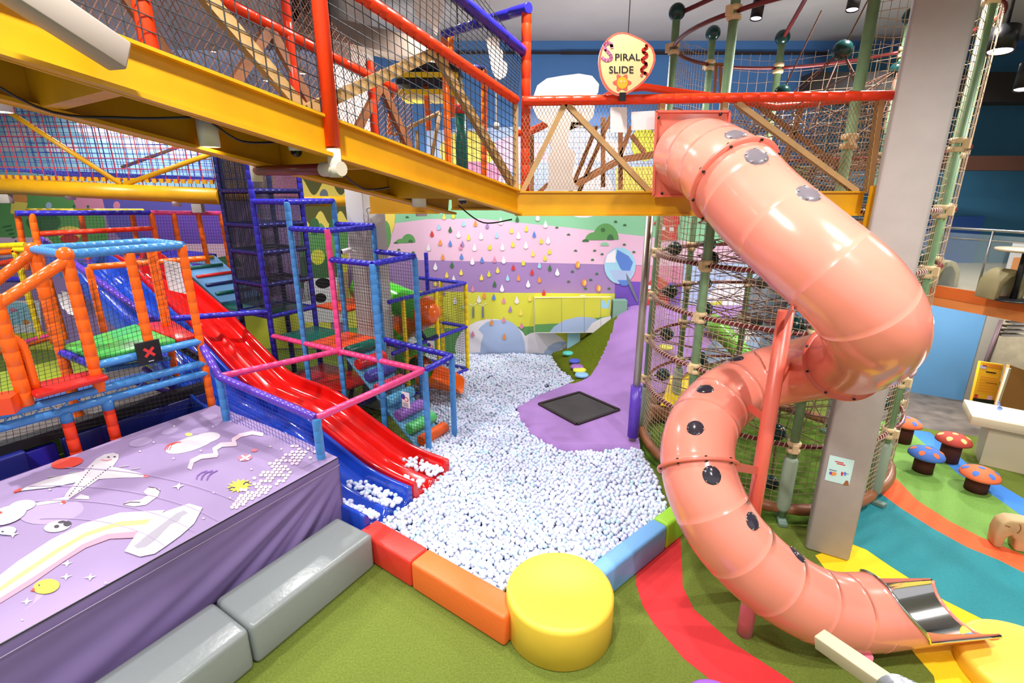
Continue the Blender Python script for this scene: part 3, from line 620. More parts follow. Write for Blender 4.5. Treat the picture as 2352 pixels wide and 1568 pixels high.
for k in range(4): 
    m_ = MB(); m_.ball((0, 0, 0), BR, 3, 0); protos.append(m_.build('pit_ball', BM[k], origin=(0, 0, 0)))
used = [False] * 4
for p in near:
    k = random.choices(range(4), wts)[0]; o = protos[k] if not used[k] else protos[k].copy()
    if used[k]: COL.objects.link(o)
    used[k] = True; o.location = p
    tag(o, BNM[k] + ' plastic ball in the near corner of the ball pit by the yellow stool', 'ball', 'nearest ' + BNM[k] + ' pit balls')
for k in range(4):
    if not used[k]: bpy.data.objects.remove(protos[k])
iv, if_ = ico(2); import numpy as np
rest = [p for p in pts if p not in ns]; P_ = np.array(rest, dtype=np.float32); V_ = np.array([tuple(v * BR) for v in iv], dtype=np.float32); F_ = np.array(if_, dtype=np.int32)
co = (P_[:, None, :] + V_[None]).reshape(-1, 3); fi = (F_[None] + (np.arange(len(rest)) * len(iv))[:, None, None]).reshape(-1, 3)
me = bpy.data.meshes.new('pit_balls'); me.vertices.add(len(co)); me.vertices.foreach_set('co', co.ravel()); me.loops.add(fi.size); me.loops.foreach_set('vertex_index', fi.ravel().astype(np.int32))
me.polygons.add(len(fi)); me.polygons.foreach_set('loop_start', np.arange(0, fi.size, 3, dtype=np.int32))
kk = np.repeat(np.array(random.choices(range(4), wts, k=len(rest)), dtype=np.int32), len(if_)); me.polygons.foreach_set('material_index', kk); me.polygons.foreach_set('use_smooth', np.ones(len(fi), dtype=bool))
for m_ in BM: me.materials.append(m_)
me.update(calc_edges=True); me.validate()
o = bpy.data.objects.new('pit_balls', me); COL.objects.link(o); tag(o, 'thousands of white and pale blue plastic balls filling the pit', 'balls', kind='stuff')
print('balls', len(pts))

# ================================================================== PURPLE AND GREEN PLAY MOUND
def xl(y):
    K = [(6.78, .72), (7.3, .30), (7.9, .07), (8.3, .09), (8.77, .45), (9.2, .9), (9.61, 1.30), (10.0, 1.16), (10.36, 1.04), (11.4, .95)]
    if y <= K[0][0]: return K[0][1]
    for (a, c), (d_, e) in zip(K, K[1:]):
        if y <= d_: return c + (e - c) * (y - a) / (d_ - a)
    return K[-1][1]
def sm(t): t = max(0, min(1, t)); return t * t * (3 - 2 * t)
def hz(x, y): return .31 + 1.15 * sm((x - .95) / 2.0) * sm((y - 8.9) / 2.3)
md = thing('play_mound', 'rounded purple play mound with green turf slope behind the ball pit', 'play mound', (1.2, 8.2, 0))
MPU = mat('mound_purple', (158, 118, 184), .8, noise=.05, nscale=3, bump=.1, bscale=200); MGR = mat('mound_turf', (96, 108, 24), .95, noise=.3, nscale=40, bump=.3, bscale=200, spec=.1)
Y0, Y1 = 6.78, 11.42
def xr(y): return 1.95 + (y - 6.78) * .12 if y < 8.2 else 2.12 + (y - 8.2) * 1.1
def gp(i, j):
    y = Y0 + (Y1 - Y0) * j; a, c = xl(y), xr(y)
    if i < .02 or j < .005: return Vector((a + (c - a) * max(0, i - .02) / .98, y - (.01 if j < .005 else 0), .12))
    x = a + (c - a) * (i - .02) / .98; e = min(1, (x - a) / .08); return Vector((x, y, hz(x, y) - .05 * (1 - e)))
def hit(px, py):
    q = PZ(px, py, .5)
    for _ in range(12): q = PZ(px, py, hz(q.x, q.y))
    return q
bl = [hit(*q).xy for q in ((1320, 880), (1358, 862), (1400, 832), (1432, 785), (1452, 745))] + [Vector((3.0, 11.42)), Vector((.5, 11.42)), Vector((.5, 9.5))]
def gfn(i, j):
    p = gp(i, j); return 1 if inside(p.x, p.y, bl) else 0
b = MB(); b.grid(gp, 90, 110, 0, True, gfn); b.build('surface', [MPU, MGR], md)
q = [Vector((x, y, hz(x, y) + .012)) for x, y in ((.49, 8.32), (1.29, 8.87), (1.89, 8.07), (1.07, 7.49))]; c = sum(q, Vector()) / 4
qi = [c + (p - c) * .93 for p in q]
tr = MB(); tr.poly(qi, 0); tr.build('trampoline', [mat('trampoline_mesh', (62, 58, 60), .7, noise=.35, nscale=150)], md)
b = MB()
for k in range(4): b.bar(q[k], q[(k + 1) % 4], .055, .03)
b.build('trampoline_frame', mat('dark_brown_frame', (34, 20, 22), .6), md)
for (px, py, rx), m_ in zip(((1305, 814, .13), (1320, 832, .13), (1325, 845, .14), (1331, 853, .14), (1336, 864, .14), (1475, 748, .13), (1486, 728, .12), (1486, 721, .12)), (mat('disc_teal', (90, 200, 190), .5), mat('disc_blue', (70, 84, 190), .5), mat('disc_purple', (150, 100, 180), .5), mat('disc_lime', (222, 220, 80), .5), mat('disc_pale_blue', (140, 190, 230), .5), mat('disc_lime', (222, 220, 80), .5), mat('disc_pale_blue', (140, 190, 230), .5), mat('disc_blue', (70, 84, 190), .5))):
    p = hit(px, py); MB().lathe([(0, 0), (rx, 0), (rx, .03), (rx * .9, .045), (0, .05)], p + UP * .01, 24).build('stepping_disc', m_, md)
# painted flap box on the wall
b = MB(); A = PY(1228, 684, 11.25); B_ = PY(1404, 681, 11.25); Bt = PY(1403, 764, 11.25)
zt, zb = A.z, Bt.z; b.box(((A.x + B_.x) / 2, 11.36, (zt + zb) / 2), ((B_.x - A.x) / 2, 0, 0), (0, .12, 0), (0, 0, (zt - zb) / 2), 0)
fw = lambda px: [PY(x, y, 11.238) for x, y in px]
b.poly([p + Vector((0, .001, 0)) for p in fw([(1229, 745), (1290, 742), (1403, 725), (1403, 763), (1229, 763)])], 4)
b.poly(fw([(1262, 763), (1272, 750), (1296, 735), (1330, 727), (1360, 729), (1380, 737), (1392, 763)]), 1); b.poly([p - Vector((0, .001, 0)) for p in fw([(1345, 763), (1360, 742), (1382, 730), (1403, 725), (1403, 763)])], 2)
for x in (1290, 1342, 1380): b.tube([PY(x, 684, 11.237), PY(x, 763, 11.237)], .003, 4, 3)
b.poly(fw([(1380, 690), (1388, 688), (1392, 700), (1396, 688), (1402, 690), (1398, 709), (1380, 707)]), 5)
b.tube([PY(x, y, 11.237) for x, y in ((1228, 764), (1228, 684), (1404, 681), (1403, 764), (1228, 764))], .008, 5, 2)
tag(b.build('wall_flap_box', [LM, SB, MW, GYM, GR, LBM]), 'lime painted flat box with white edging on the mural wall', 'wall box')
b = MB(); b.box(PY(1421, 718, 11.3), (.16, 0, 0), (0, .12, 0), (0, 0, .31)); tag(b.build('padded_block', foam('foam_mint', (130, 170, 150))), 'grey-green padded panel at the top of the turf slope', 'foam panel')
b = MB(); p = PY(1317, 800, 11.36); b.box((p.x, 11.4, (zb + .2) / 2), (.15, 0, 0), (0, .05, 0), (0, 0, (zb - .2) / 2)); tag(b.build('wall_bracket', LBM), 'pale blue support under the lime wall box', 'bracket')
# ================================================================== WIDE WAVE SLIDES
PROF = [(-.06, .455), (0, .46), (.4, .47), (.8, .52), (1.2, .65), (1.6, .79), (1.95, .92), (2.3, 1.0), (2.65, 1.03), (3.0, 1.05), (3.4, 1.1), (3.8, 1.28), (4.2, 1.5), (4.6, 1.73), (4.97, 1.93), (5.4, 2.12), (5.8, 2.29), (6.2, 2.47), (6.6, 2.66), (7.0, 2.82), (7.3, 2.88), (7.9, 2.9)]
def prof(s):
    for i in range(len(PROF) - 1):
        a, c = PROF[i], PROF[i + 1]
        if s <= c[0]:
            p0 = PROF[max(i - 1, 0)]; p3 = PROF[min(i + 2, len(PROF) - 1)]; h = c[0] - a[0]; t = (s - a[0]) / h
            m0 = (c[1] - p0[1]) / (c[0] - p0[0]) * h; m1 = (p3[1] - a[1]) / (p3[0] - a[0]) * h
            return (2 * t ** 3 - 3 * t * t + 1) * a[1] + (t ** 3 - 2 * t * t + t) * m0 + (-2 * t ** 3 + 3 * t * t) * c[1] + (t ** 3 - t * t) * m1
    return PROF[-1][1]
SE = Vector((-.85, .53, 0)).normalized(); SQ = Vector((.53, .85, 0)).normalized()
GR_ = gel('slide_red', (206, 16, 12)); GB_ = gel('slide_blue', (26, 66, 178))
def wave_slide(p_left, p_right, m, lab, stag):
    pl, pr_ = Vector((*p_left, 0)), Vector((*p_right, 0)); W = (pr_ - pl).length; ax = (pr_ - pl).normalized()
    sec = [(0, -.34), (0, -.02), (.012, 0), (.045, 0), (.06, -.03), (.075, -.14), (.11, -.19), (.2, -.205), (W * .5 - .12, -.2), (W * .5 - .06, -.19), (W * .5 - .03, -.135), (W * .5, -.125), (W * .5 + .03, -.135), (W * .5 + .06, -.19), (W * .5 + .12, -.2), (W - .2, -.205), (W - .11, -.19), (W - .075, -.14), (W - .06, -.03), (W - .045, 0), (W - .012, 0), (W, -.02), (W, -.34)]
    N = 84; S1 = 7.9
    b = MB()
    def fn(i, j):
        s = -.02 + S1 * i; k = j * (len(sec) - 1); a = int(min(k, len(sec) - 2)); f = k - a
        x = sec[a][0] * (1 - f) + sec[a + 1][0] * f; z = sec[a][1] * (1 - f) + sec[a + 1][1] * f
        s2 = s + stag * (x / W) * (1 - i)
        return pl + ax * x + SE * s2 + UP * (prof(s2) + z)
    b.grid(fn, N, len(sec) - 1)
    b.f.append(tuple(range(len(sec)))); b.m.append(0); b.s.append(False)
    return tag(b.build('wave_slide', m), lab, 'slide')
wave_slide((-1.26, 5.53), (-.89, 6.16), GR_, 'glossy red double wave slide ending in the ball pit', 0)
wave_slide((-1.70, 4.86), (-1.28, 5.49), GB_, 'glossy blue double wave slide between red slide and purple mat', 0)

# ================================================================== net fence with purple and pink rails round the slides
NB = Vector((-1.26, 6.76, 0))
def G(s, w_, z=0): return NB + SE * s + SQ * w_ + UP * z
# ------------- stepped play cage
pc = thing('play_cage', 'stepped play cage with blue, pink and light blue padded posts and roller ramp', 'play cage', G(1.8, .3))
m9 = .91
PP_ = [(0, 0, .0, 1.53, LBL), (m9, 0, 0, 3.0, LBL), (2 * m9, 0, 1.45, 3.46, PNK), (2 * m9, 0, 0, 1.45, LBL), (3 * m9, 0, 0, 3.85, LBL), (0, .62, 0, 1.58, LBL), (m9, .9, 0, 3.0, LBL), (2 * m9, .93, 0, 3.46, LBL), (3 * m9, .9, 0, 3.85, LBL)]
for s, w_, z0, z1, m in PP_: MB().pad(G(s, w_, z0), G(s, w_, z1), .047).build('post', m, pc)
RR = [((3.65, 0, 3.85), (3 * m9, 0, 3.85), BLU), ((3 * m9, 0, 3.85), (3 * m9, .9, 3.85), BLU), ((3.65, .9, 3.85), (3 * m9, .9, 3.85), BLU),
      ((3 * m9, 0, 3.44), (2 * m9, 0, 3.44), BLU), ((2 * m9, 0, 3.44), (2 * m9, .93, 3.44), BLU), ((3 * m9, .9, 3.46), (2 * m9, .93, 3.46), BLU),
      ((2 * m9, 0, 3.0), (m9, 0, 3.0), BLU), ((m9, 0, 3.0), (m9, .9, 3.02), BLU), ((2 * m9, .93, 3.04), (m9, .9, 3.02), BLU),
      ((3.65, 0, 1.5), (0, 0, 1.53), PNK), ((1.42, .62, 1.62), (0, .62, 1.58), BLU), ((0, .62, 1.58), (0, 0, 1.53), BLU)]
for a, c, m in RR: MB().pad(G(*a), G(*c), .045, .12).build('rail', m, pc)
def tile(root, s0, s1, w0, w1, z, m, h=.05):
    b = MB(); b.prism([G(s0, w0, z - h), G(s1, w0, z - h), G(s1, w1, z - h), G(s0, w1, z - h)], UP * h); return b.build('platform', m, root, bevel=.015)
tile(pc, 1.84, 2.7, .02, .9, 1.52, ORV); tile(pc, 2.72, 3.62, .02, .9, 1.50, DGRN); tile(pc, 2.75, 3.6, .95, 1.8, 1.9, ORV)
for zz, m in ((.35, NAVY), (.75, REDV)): tile(pc, 2.0, 3.5, .1, .9, zz, m)
# ramp with foam rolls
def ramp_z(s): return .37 + (s - .44) * .85
b = MB(); b.prism([G(-.02, 0.03, ramp_z(-.02) - .08), G(1.85, .03, ramp_z(1.85) - .08), G(1.85, .03, ramp_z(1.85) - .02), G(-.02, .03, ramp_z(-.02) - .02)], SQ * .6); b.build('ramp', foam('foam_sky', (100, 172, 214)), pc, bevel=.01)
RS = [(.19, .33), (.43, .46), (.66, .63), (.88, .81), (1.08, .99), (1.27, 1.16), (1.48, 1.33), (1.7, 1.51)]
for k, m in enumerate((vinyl('roll_orange', (228, 90, 24)), vinyl('roll_green', (86, 196, 110)), vinyl('roll_lilac', (154, 104, 196)), vinyl('roll_sky', (92, 176, 216)), vinyl('roll_rose', (214, 58, 90)), vinyl('roll_indigo', (64, 66, 160)), REDV, DGRN)):
    s, zz_ = RS[k]; c0, c1 = G(s, 0.04, zz_), G(s, .62, zz_); r = .095; d = SQ
    MB().tube([c0 + d * .0, c0 + d * .01, c0 + d * .03, c1 - d * .03, c1 - d * .01, c1], [r * .75, r * .93, r, r, r * .93, r * .75], 20).build('foam_roll', m, pc)
for a, c, d_, e, nu, nv in ((G(3.65, 0, 1.52), G(2.73, 0, 1.52), G(2.73, 0, 3.83), G(3.65, 0, 3.83), 17, 42), (G(2.73, 0, 1.52), G(1.82, 0, 1.52), G(1.82, 0, 3.42), G(2.73, 0, 3.42), 17, 34), (G(1.82, 0, 1.5), G(.91, 0, 1.5), G(.91, 0, 2.98), G(1.82, 0, 2.98), 17, 27),
                            (G(3.65, 0, .3), G(0, 0, .3), G(0, 0, 1.5), G(3.65, 0, 1.48), 66, 22), (G(2.73, .9, 1.6), G(1.82, .9, 1.6), G(1.82, .9, 3.42), G(2.73, .9, 3.42), 17, 34), (G(1.82, .9, 1.5), G(.91, .9, 1.5), G(.91, .9, 2.98), G(1.82, .9, 2.98), 17, 27), (G(1.4, .62, .5), G(0, .62, .3), G(0, .62, 1.56), G(1.4, .62, 1.58), 26, 22)):
    MB().net(a, c, d_, e, nu, nv, .0028, 0).build('net', NETK, pc)
# ------------- slide pen
pn = thing('slide_pen', 'low net pen with purple and pink rails around the wave slides', 'net pen', (-2.14, 5.06, 0))
pa, pb = Vector((-3.78, 6.02, 1.72)), Vector((-2.17, 5.04, 1.60))
MB().pad(pa, pb, .05, .1).build('rail', PUR, pn); MB().pad(pb - UP * 1.3, pb, .05).build('post', LBL, pn); MB().pad(pa - UP * .9, pa, .05).build('post', LBL, pn)
MB().pad(pb, G(.03, 0, 1.53), .045).build('rail', PNK, pn); MB().pad(pa, G(1.84, 0, 1.52), .045).build('rail', PNK, pn); MB().pad(pa, PL(462, 790, -4.3, 6.6, *SE.xy), .05).build('rail', PUR, pn)
MB().net(pa - UP * .95, pb - UP * 1.2, pb, pa, 30, 20, .0025).build('net', NETB, pn)
def cardsign(c, nx, lab, wd=.17, hh=.25, swoosh=True):
    c = Vector(c); nx = Vector(nx).normalized(); tx = UP.cross(nx).normalized(); b = MB(); b.box(c, tx * wd / 2, nx * .004, UP * hh / 2, 0)
    def f(x, y): return c + nx * .006 + tx * x + UP * y
    if swoosh:
        b.poly([f(wd * (-.3 + .28 * math.cos(a)), hh * .18 + wd * .3 * math.sin(a)) for a in (math.radians(k * 18) for k in range(20))], 1)
        b.poly([f(wd * (.12 + .26 * math.cos(a)), hh * .05 + wd * .24 * math.sin(a)) + nx * .001 for a in (math.radians(k * 18) for k in range(20))], 2)
        b.poly([f(wd * (.12 + .17 * math.cos(a)), hh * .05 + wd * .16 * math.sin(a)) + nx * .002 for a in (math.radians(k * 18) for k in range(20))], 0)
    for k in range(4): b.box(f(0, -hh * (.2 + .07 * k)), tx * wd * .32, nx * .0005, UP * .004, 3)
    return tag(b.build('rules_card', [PAPER, mat('card_blue', (50, 60, 160), .6), mat('card_red', (200, 40, 40), .6), GYM]), lab, 'sign')
cardsign(PL(932, 918, G(0, -.06).x, G(0, -.06).y, *SE.xy), -SQ, 'white rules card with blue and red emblem hung on roller ramp net', .155, .25)
# ------------- tall dark net tower
tw = thing('net_tower', 'tall dark netted climbing tower with royal blue padded posts', 'climbing tower', G(4.1, .45))
T0, T1 = 3.65, 4.56
for s, w_, z1, m in ((T0, 0, 4.5, BLU), (T1, 0, 4.9, NAVY), (T0, .94, 4.75, BLU), (T1, .94, 4.9, NAVY)): MB().pad(G(s, w_, 0), G(s, w_, z1), .05).build('post', m, tw)
for z in (1.85, 2.42, 2.98, 3.45, 4.02):
    for a, c in (((T0, 0), (T1, 0)), ((T0, .94), (T0, 0)), ((T1, .94), (T1, 0)), ((T0, .94), (T1, .94))): MB().pad(G(*a, z), G(*c, z), .042, .12).build('rail', NAVY if z > 2 else BLU, tw)
BLKV = vinyl('black_vinyl', (24, 24, 40))
for z, w0, w1 in ((2.42, .45, .92), (2.98, .02, .46), (3.45, .45, .92), (4.02, .02, .46)): tile(tw, T0 + .03, T1 - .03, w0, w1, z, BLKV)
tile(tw, T0 + .03, T1 + .9, .02, .92, 1.87, DGRN)
DKN = mat('dark_fine_net', (18, 18, 40), .7)
for a, c in (((T1, 0), (T0, 0)), ((T0, 0), (T0, .94)), ((T1, .94), (T1, 0))): MB().net(G(*a, 2.0), G(*c, 2.0), G(*c, 4.75), G(*a, 4.75), 34, 110, .0052).build('net', DKN, tw)
MB().pad(G(4.4, .5, 1.9), G(4.4, .5, 3.6), .04).build('pole', ORG_, tw)
# long blue rails to the orange cage
br = thing('crossing_rail', 'long royal blue padded rail crossing above the red slide top', 'rail', G(3.65, 0, 1.95))
MB().pad(G(3.65, 0, 1.95), PL(345, 735, -5.1, 7.3, .85, -.53), .05, .13).build('padded_tube', BLU, br)
# ================================================================== CORAL SPIRAL TUBE SLIDE
CORAL = mat('coral_plastic', (243, 142, 122), .2, coat=.35, noise=.05, nscale=2.5); CORD = mat('coral_plate', (226, 112, 92), .35)
KN = [(1.68, 5.06, 4.33), (1.68, 4.6, 4.27), (1.71, 4.08, 4.10), (1.75, 3.62, 3.88), (1.88, 3.24, 3.65), (2.10, 3.05, 3.42), (2.42, 3.14, 3.17), (2.78, 3.6, 2.88), (3.04, 4.3, 2.52), (2.98, 4.85, 2.24), (2.6, 5.02, 2.03), (2.1, 4.68, 1.92), (1.77, 4.25, 1.78), (1.70, 3.95, 1.52), (1.86, 3.74, 1.16), (2.18, 3.63, .82), (2.56, 3.57, .56), (2.9, 3.57, .42), (3.2, 3.6, .38)]
TR = .325
for i_, f_ in ((3, 1.05), (4, 1.08), (5, 1.09), (6, 1.07), (7, 1.03)): KN[i_] = tuple(CO + (Vector(KN[i_]) - CO) * f_ - Vector((.07 if i_ in (6, 7) else 0, 0, 0)))
cl = catmull(KN, 8)
ss = thing('spiral_slide', 'big coral pink spiral tube slide in front of the yellow walkway', 'slide', (2.4, 4.0, 0))
b = MB(); pts_ = []; rs_ = []; acc = 0
for i, p in enumerate(cl):
    if i:
        acc += (p - cl[i - 1]).length
        if int(acc / .40) != int((acc - (p - cl[i - 1]).length) / .40) and 6 < i < len(cl) - 4 and not 50 < i < 72:
            t_ = (p - cl[i - 1]).normalized(); pts_ += [p - t_ * .012, p - t_ * .009, p - t_ * .004]; rs_ += [TR - .001, TR + .0014, TR + .0014]
    pts_.append(p); rs_.append(TR)
b.tube(pts_, rs_, 40, 0, cap=False); b.build('tube', CORAL, ss)
# open exit: slanted end of the tube and lower half trough with steel liner
d_ = (cl[-1] - cl[-3]).normalized(); d_.z = 0; d_.normalize(); sd = Vector((d_.y, -d_.x, 0)); ce = cl[-1]
def exitp(j, i, r, off=0):  # j 0..1 around (0 = top), i 0..1 along
    a = 2 * math.pi * j; low = (1 - math.cos(a)) / 2
    L = .06 + (.26 * sm(low * 1.6)) + (.68 * sm((low - .41) / .08))
    zc = -.03 * i * L
    q = ce + d_ * (L * i) + sd * (math.sin(a) * r) + UP * (math.cos(a) * r * (1 - (.35 * i if low > .5 else 0)) + zc)
    return q
b = MB(); b.grid(lambda i, j: exitp(j, i, TR), 14, 48); b.build('exit_chute', CORAL, ss)
CHR = mat('chrome', (225, 225, 228), .12, metal=1)
b = MB(); b.grid(lambda i, j: exitp(.262 + .476 * j, .30 + .72 * i, TR - .012), 12, 30); b.build('steel_liner', CHR, ss)
rim = []
for k in range(41):
    j = k / 40; a = 2 * math.pi * j; low = (1 - math.cos(a)) / 2; L = .06 + .26 * sm(low * 1.6); rim.append(ce + d_ * L + sd * math.sin(a) * (TR + .004) + UP * (math.cos(a) * (TR + .004)))
MB().tube([p for p, j in zip(rim, range(41)) if not 13 < j < 27], .014, 8).build('chrome_rim', CHR, ss) if False else None
top = [p for j, p in enumerate(rim) if j <= 11 or j >= 29]; top = rim[29:] + rim[:12]
ed1 = [exitp(.27, k / 8, TR + .004) for k in range(4, 9)]; ed2 = [exitp(.73, k / 8, TR + .004) for k in range(8, 3, -1)]
MB().tube(ed2 + top + ed1, .015, 8).build('chrome_rim', CHR, ss)
MB().tube([exitp(.27 + .46 * k / 12, 1, TR - .004) for k in range(13)], .018, 8).build('exit_lip', CORAL, ss)
# flange rings with bolts
def ring_at(idx, nb=9):
    c = cl[idx]; t = (cl[idx + 1] - cl[idx - 1]).normalized(); b = MB(); b.lathe([(TR - .01, -.014), (TR + .034, -.014), (TR + .038, 0), (TR + .034, .014), (TR - .01, .014)], c, 48, 0, True, t)
    o = b.build('flange_ring', CORD, ss); ax = t.orthogonal().normalized(); ay = t.cross(ax)
    for k in range(nb):
        a = 2 * math.pi * k / nb + .2; q = c + (ax * math.cos(a) + ay * math.sin(a)) * (TR + .022); m_ = MB(); m_.tube([q - t * .026, q + t * .026], .011, 8); m_.build('bolt', BLK, o)
for idx in (17, 64, 102): ring_at(idx)
# mounting plate on the bridge
b = MB(); f0 = [PY(1507, 256, 5.08), PY(1675, 256, 5.08), PY(1668, 450, 5.08), PY(1500, 450, 5.08)]; b.prism(f0, (0, .03, 0)); pl = b.build('mounting_plate', CORD, ss, bevel=.006)
fr = MB()
for k in range(4): fr.bar(f0[k] - Vector((0, .006, 0)), f0[(k + 1) % 4] - Vector((0, .006, 0)), .02, .02, (0, 1, 0))
fr.build('rim', CORD, pl)
for x, y in ((1520, 444), (1572, 444), (1512, 270), (1655, 262)): q = PY(x, y, 5.075); MB().lathe([(0, .012), (.012, .01), (.014, 0)], q, 10, 0, True, (0, -1, 0)).build('bolt', BLK, pl)
# round windows
WIN = mat('smoked_window', (52, 48, 58), .12, spec=.7, noise=.3, nscale=6); WINL = mat('clear_grey_window', (112, 104, 110), .3, spec=.4)
def on_tube(px, py, hint=None):
    r = ray(px, py).normalized(); t = 1.5
    while t < 9:
        q = CO + r * t; k = min(range(len(cl)), key=lambda i: (cl[i] - q).length_squared)
        a, c = cl[max(k - 1, 0)], cl[min(k + 1, len(cl) - 1)]; dd = (c - a).normalized(); near_ = a + dd * (q - a).dot(dd)
        if (near_ - q).length < TR: return q, (q - near_).normalized(), dd
        t += .01
    return None
for px, py, m_ in ((1690, 309, WINL), (1738, 358, WINL), (1858, 444, WINL), (1690, 824, WIN), (1619, 893, WIN), (1597, 983, WIN), (1635, 1091, WIN), (1728, 1196, WIN), (1832, 1272, WIN)):
    h_ = on_tube(px, py)
    if not h_: continue
    q, n_, dd = h_; ay = n_.cross(dd)
    b = MB(); R_ = .085
    def wf(i, j):
        r_ = R_ * i; a = 2 * math.pi * j; u, v = r_ * math.cos(a), r_ * math.sin(a)
        drop_ = TR - math.sqrt(max(0, TR * TR - v * v)); return q + dd * u + ay * v - n_ * drop_ + n_ * (.012 if i < .86 else .012 * (1 - (i - .86) / .14) - .004) + n_ * .007 * max(0, 1 - (i / .75) ** 2)
    b.grid(wf, 8, 28); wo = b.build('window', m_, ss)
    for k in range(5):
        a = 2 * math.pi * k / 5 + .3; u, v = .072 * math.cos(a), .072 * math.sin(a); c = q + dd * u + ay * v - n_ * (TR - math.sqrt(TR * TR - v * v)) + n_ * .012
        MB().ball(c, .008, 1).build('bolt', STEEL, wo)
# support pole, brackets, small exit support
pb_ = Vector((2.36, 4.18, 0)); CPO = mat('coral_painted_steel', (236, 112, 92), .35)
MB().tube([pb_, pb_ + UP * 3.02], .066, 20).build('support_pole', CPO, ss)
def brk(px, py, z, name='bracket'):
    a = pb_ + UP * z; h_ = on_tube(px, py)
    if h_: b = MB(); b.bar(a, h_[0], .012, .075); b.build(name, CPO, ss)
brk(1722, 935, 1.98); brk(1690, 1072, 1.46); brk(1822, 700, 2.9); brk(1815, 840, 2.2)
sx = Vector((2.2, 3.72, 0)); MB().tube([sx, sx + UP * .62], .07, 16).build('support_foot', foam('foam_rose', (226, 130, 150)), ss)
sx = Vector((3.02, 3.3, 0)); MB().tube([sx, sx + UP * .22], .055, 16).build('support_foot', foam('foam_rose', (226, 130, 150)), ss)

# ================================================================== YELLOW WALKWAY (bridge and ramp)
wk = thing('walkway', 'yellow steel walkway with orange rails crossing above the ball pit', 'walkway', (.05, 5.2, 3.78))
RD = Vector((-.649, -1, .23)); RN = Vector((-.839, .545, 0)); C0_ = Vector((.05, 5.2, 0))
def RP(t, w_, z): return C0_ + RD * t + RN * w_ + UP * z
def chan(b, p0, p1, out, h=.24, fl_=.10, tk=.02):
    p0 = Vector(p0); p1 = Vector(p1); o = Vector(out)
    b.bar(p0 + UP * (h / 2), p1 + UP * (h / 2), tk, h)
    b.bar(p0 + o * fl_ / 2 + UP * .012, p1 + o * fl_ / 2 + UP * .012, fl_, .022); b.bar(p0 + o * fl_ * .35 + UP * (h - .008), p1 + o * fl_ * .35 + UP * (h - .008), fl_ * .7, .016)
TE = 4.6
b = MB(); chan(b, RP(0, 0, 3.78), RP(TE, 0, 3.78), -RN, fl_=.07); b.build('beam', BEAM, wk)
b = MB(); chan(b, RP(-.1, 1.0, 3.78), RP(TE, 1.0, 3.78), RN * -1, fl_=.12); b.build('beam', BEAM, wk)
b = MB(); chan(b, (.03, 5.2, 3.77), (3.52, 5.2, 3.77), (0, -1, 0), fl_=.05); b.build('beam', BEAM, wk)
b = MB(); chan(b, (-.80, 6.86, 3.77), (4.6, 6.86, 3.77), (0, -1, 0)); b.build('beam', BEAM, wk)
for t in (.62, 1.55, 2.75): b = MB(); b.bar(RP(t, .06, 3.90), RP(t, .98, 3.90), .1, .2); b.build('cross_beam', BEAM, wk)
for x in (.9, 2.2, 3.45): b = MB(); b.bar((x, 5.25, 3.88), (x, 6.82, 3.88), .1, .2); b.build('cross_beam', BEAM, wk)
b = MB(); b.bar((3.56, 5.12, 3.62), (3.56, 5.12, 4.06), .05, .05, (0, 1, 0)); b.bar((3.0, 5.3, 3.70), (3.56, 5.2, 3.70), .04, .03); b.build('end_bracket', BEAM, wk)
DECK = mat('deck_underside', (96, 84, 76), .7)
b = MB(); b.prism([RP(TE, .02, 4.0), RP(-.0, .02, 4.0), RP(-.1, .98, 4.0), RP(TE, .98, 4.0)], UP * .02); b.build('deck', DECK, wk)
b = MB(); b.prism([(.05, 5.21, 3.99), (3.5, 5.21, 3.99), (4.6, 6.84, 3.99), (-.82, 6.84, 3.99), (-.8, 5.75, 3.99)], UP * .02); b.build('deck', DECK, wk)
# rails
MB().pad(RP(.02, 0, 4.83), RP(TE, 0, 4.83), .043, .14).build('rail', RED_O, wk); MB().pad((.1, 5.2, 4.83), (3.62, 5.2, 4.88), .045, .16).build('rail', RED_O, wk)
MB().pad(RP(.5, 1.0, 4.83), RP(TE, 1.0, 4.83), .042, .2).build('rail', RED_O, wk); MB().pad(RP(1.75, 1.0, 5.45), RP(TE, 1.0, 5.45), .042, .2).build('rail', RED_O, wk)
up0, up1 = PY(1200, 118, 5.28), None
MB().pad(up0, up0 + RD * 2.2, .05, .3).build('rail', BLU, wk)
pA = PY(1209, 60, 5.3); pA.z = 0
zt_ = PY(1208, 22, 5.3).z
MB().pad(pA + UP * 3.95, pA + UP * (zt_ + .04), .047).build('post', RED_O, wk)
q2 = PY(1020, 78, 6.6); MB().pad(Vector((pA.x + .02, pA.y - .05, zt_)), q2, .048, .3).build('rail', BLU, wk); MB().pad(Vector((q2.x, q2.y, 4.0)), q2 + UP * .03, .042).build('post', ORG_, wk)
pr_ = RP(1.85, -.04, 0); MB().tube([Vector((pr_.x, pr_.y, 4.27)), Vector((pr_.x, pr_.y, 6.4))], .046, 14).build('post', RED_O, wk)
fz = Vector((pr_.x, pr_.y, 4.16)); FIT = mat('clamp_cream', (196, 186, 166), .5)
b = MB(); b.tube([fz + UP * -.07, fz + UP * .1], .042, 12); b.tube([fz + Vector((.05, -.03, -.02)), fz + RN * .12 + UP * -.02], .045, 12); b.build('pipe_clamp', FIT, wk)
_b = C0_ + RN * 1.06; pe_ = PL(588, 392, _b.x, _b.y, RD.x, RD.y)
MB().tube([fz + UP * -.02, pe_], .036, 12).build('cross_pipe', DRED, wk); b = MB(); b.tube([pe_ - UP * .08, pe_ + UP * .1], .042, 12); b.build('pipe_clamp', FIT, wk)
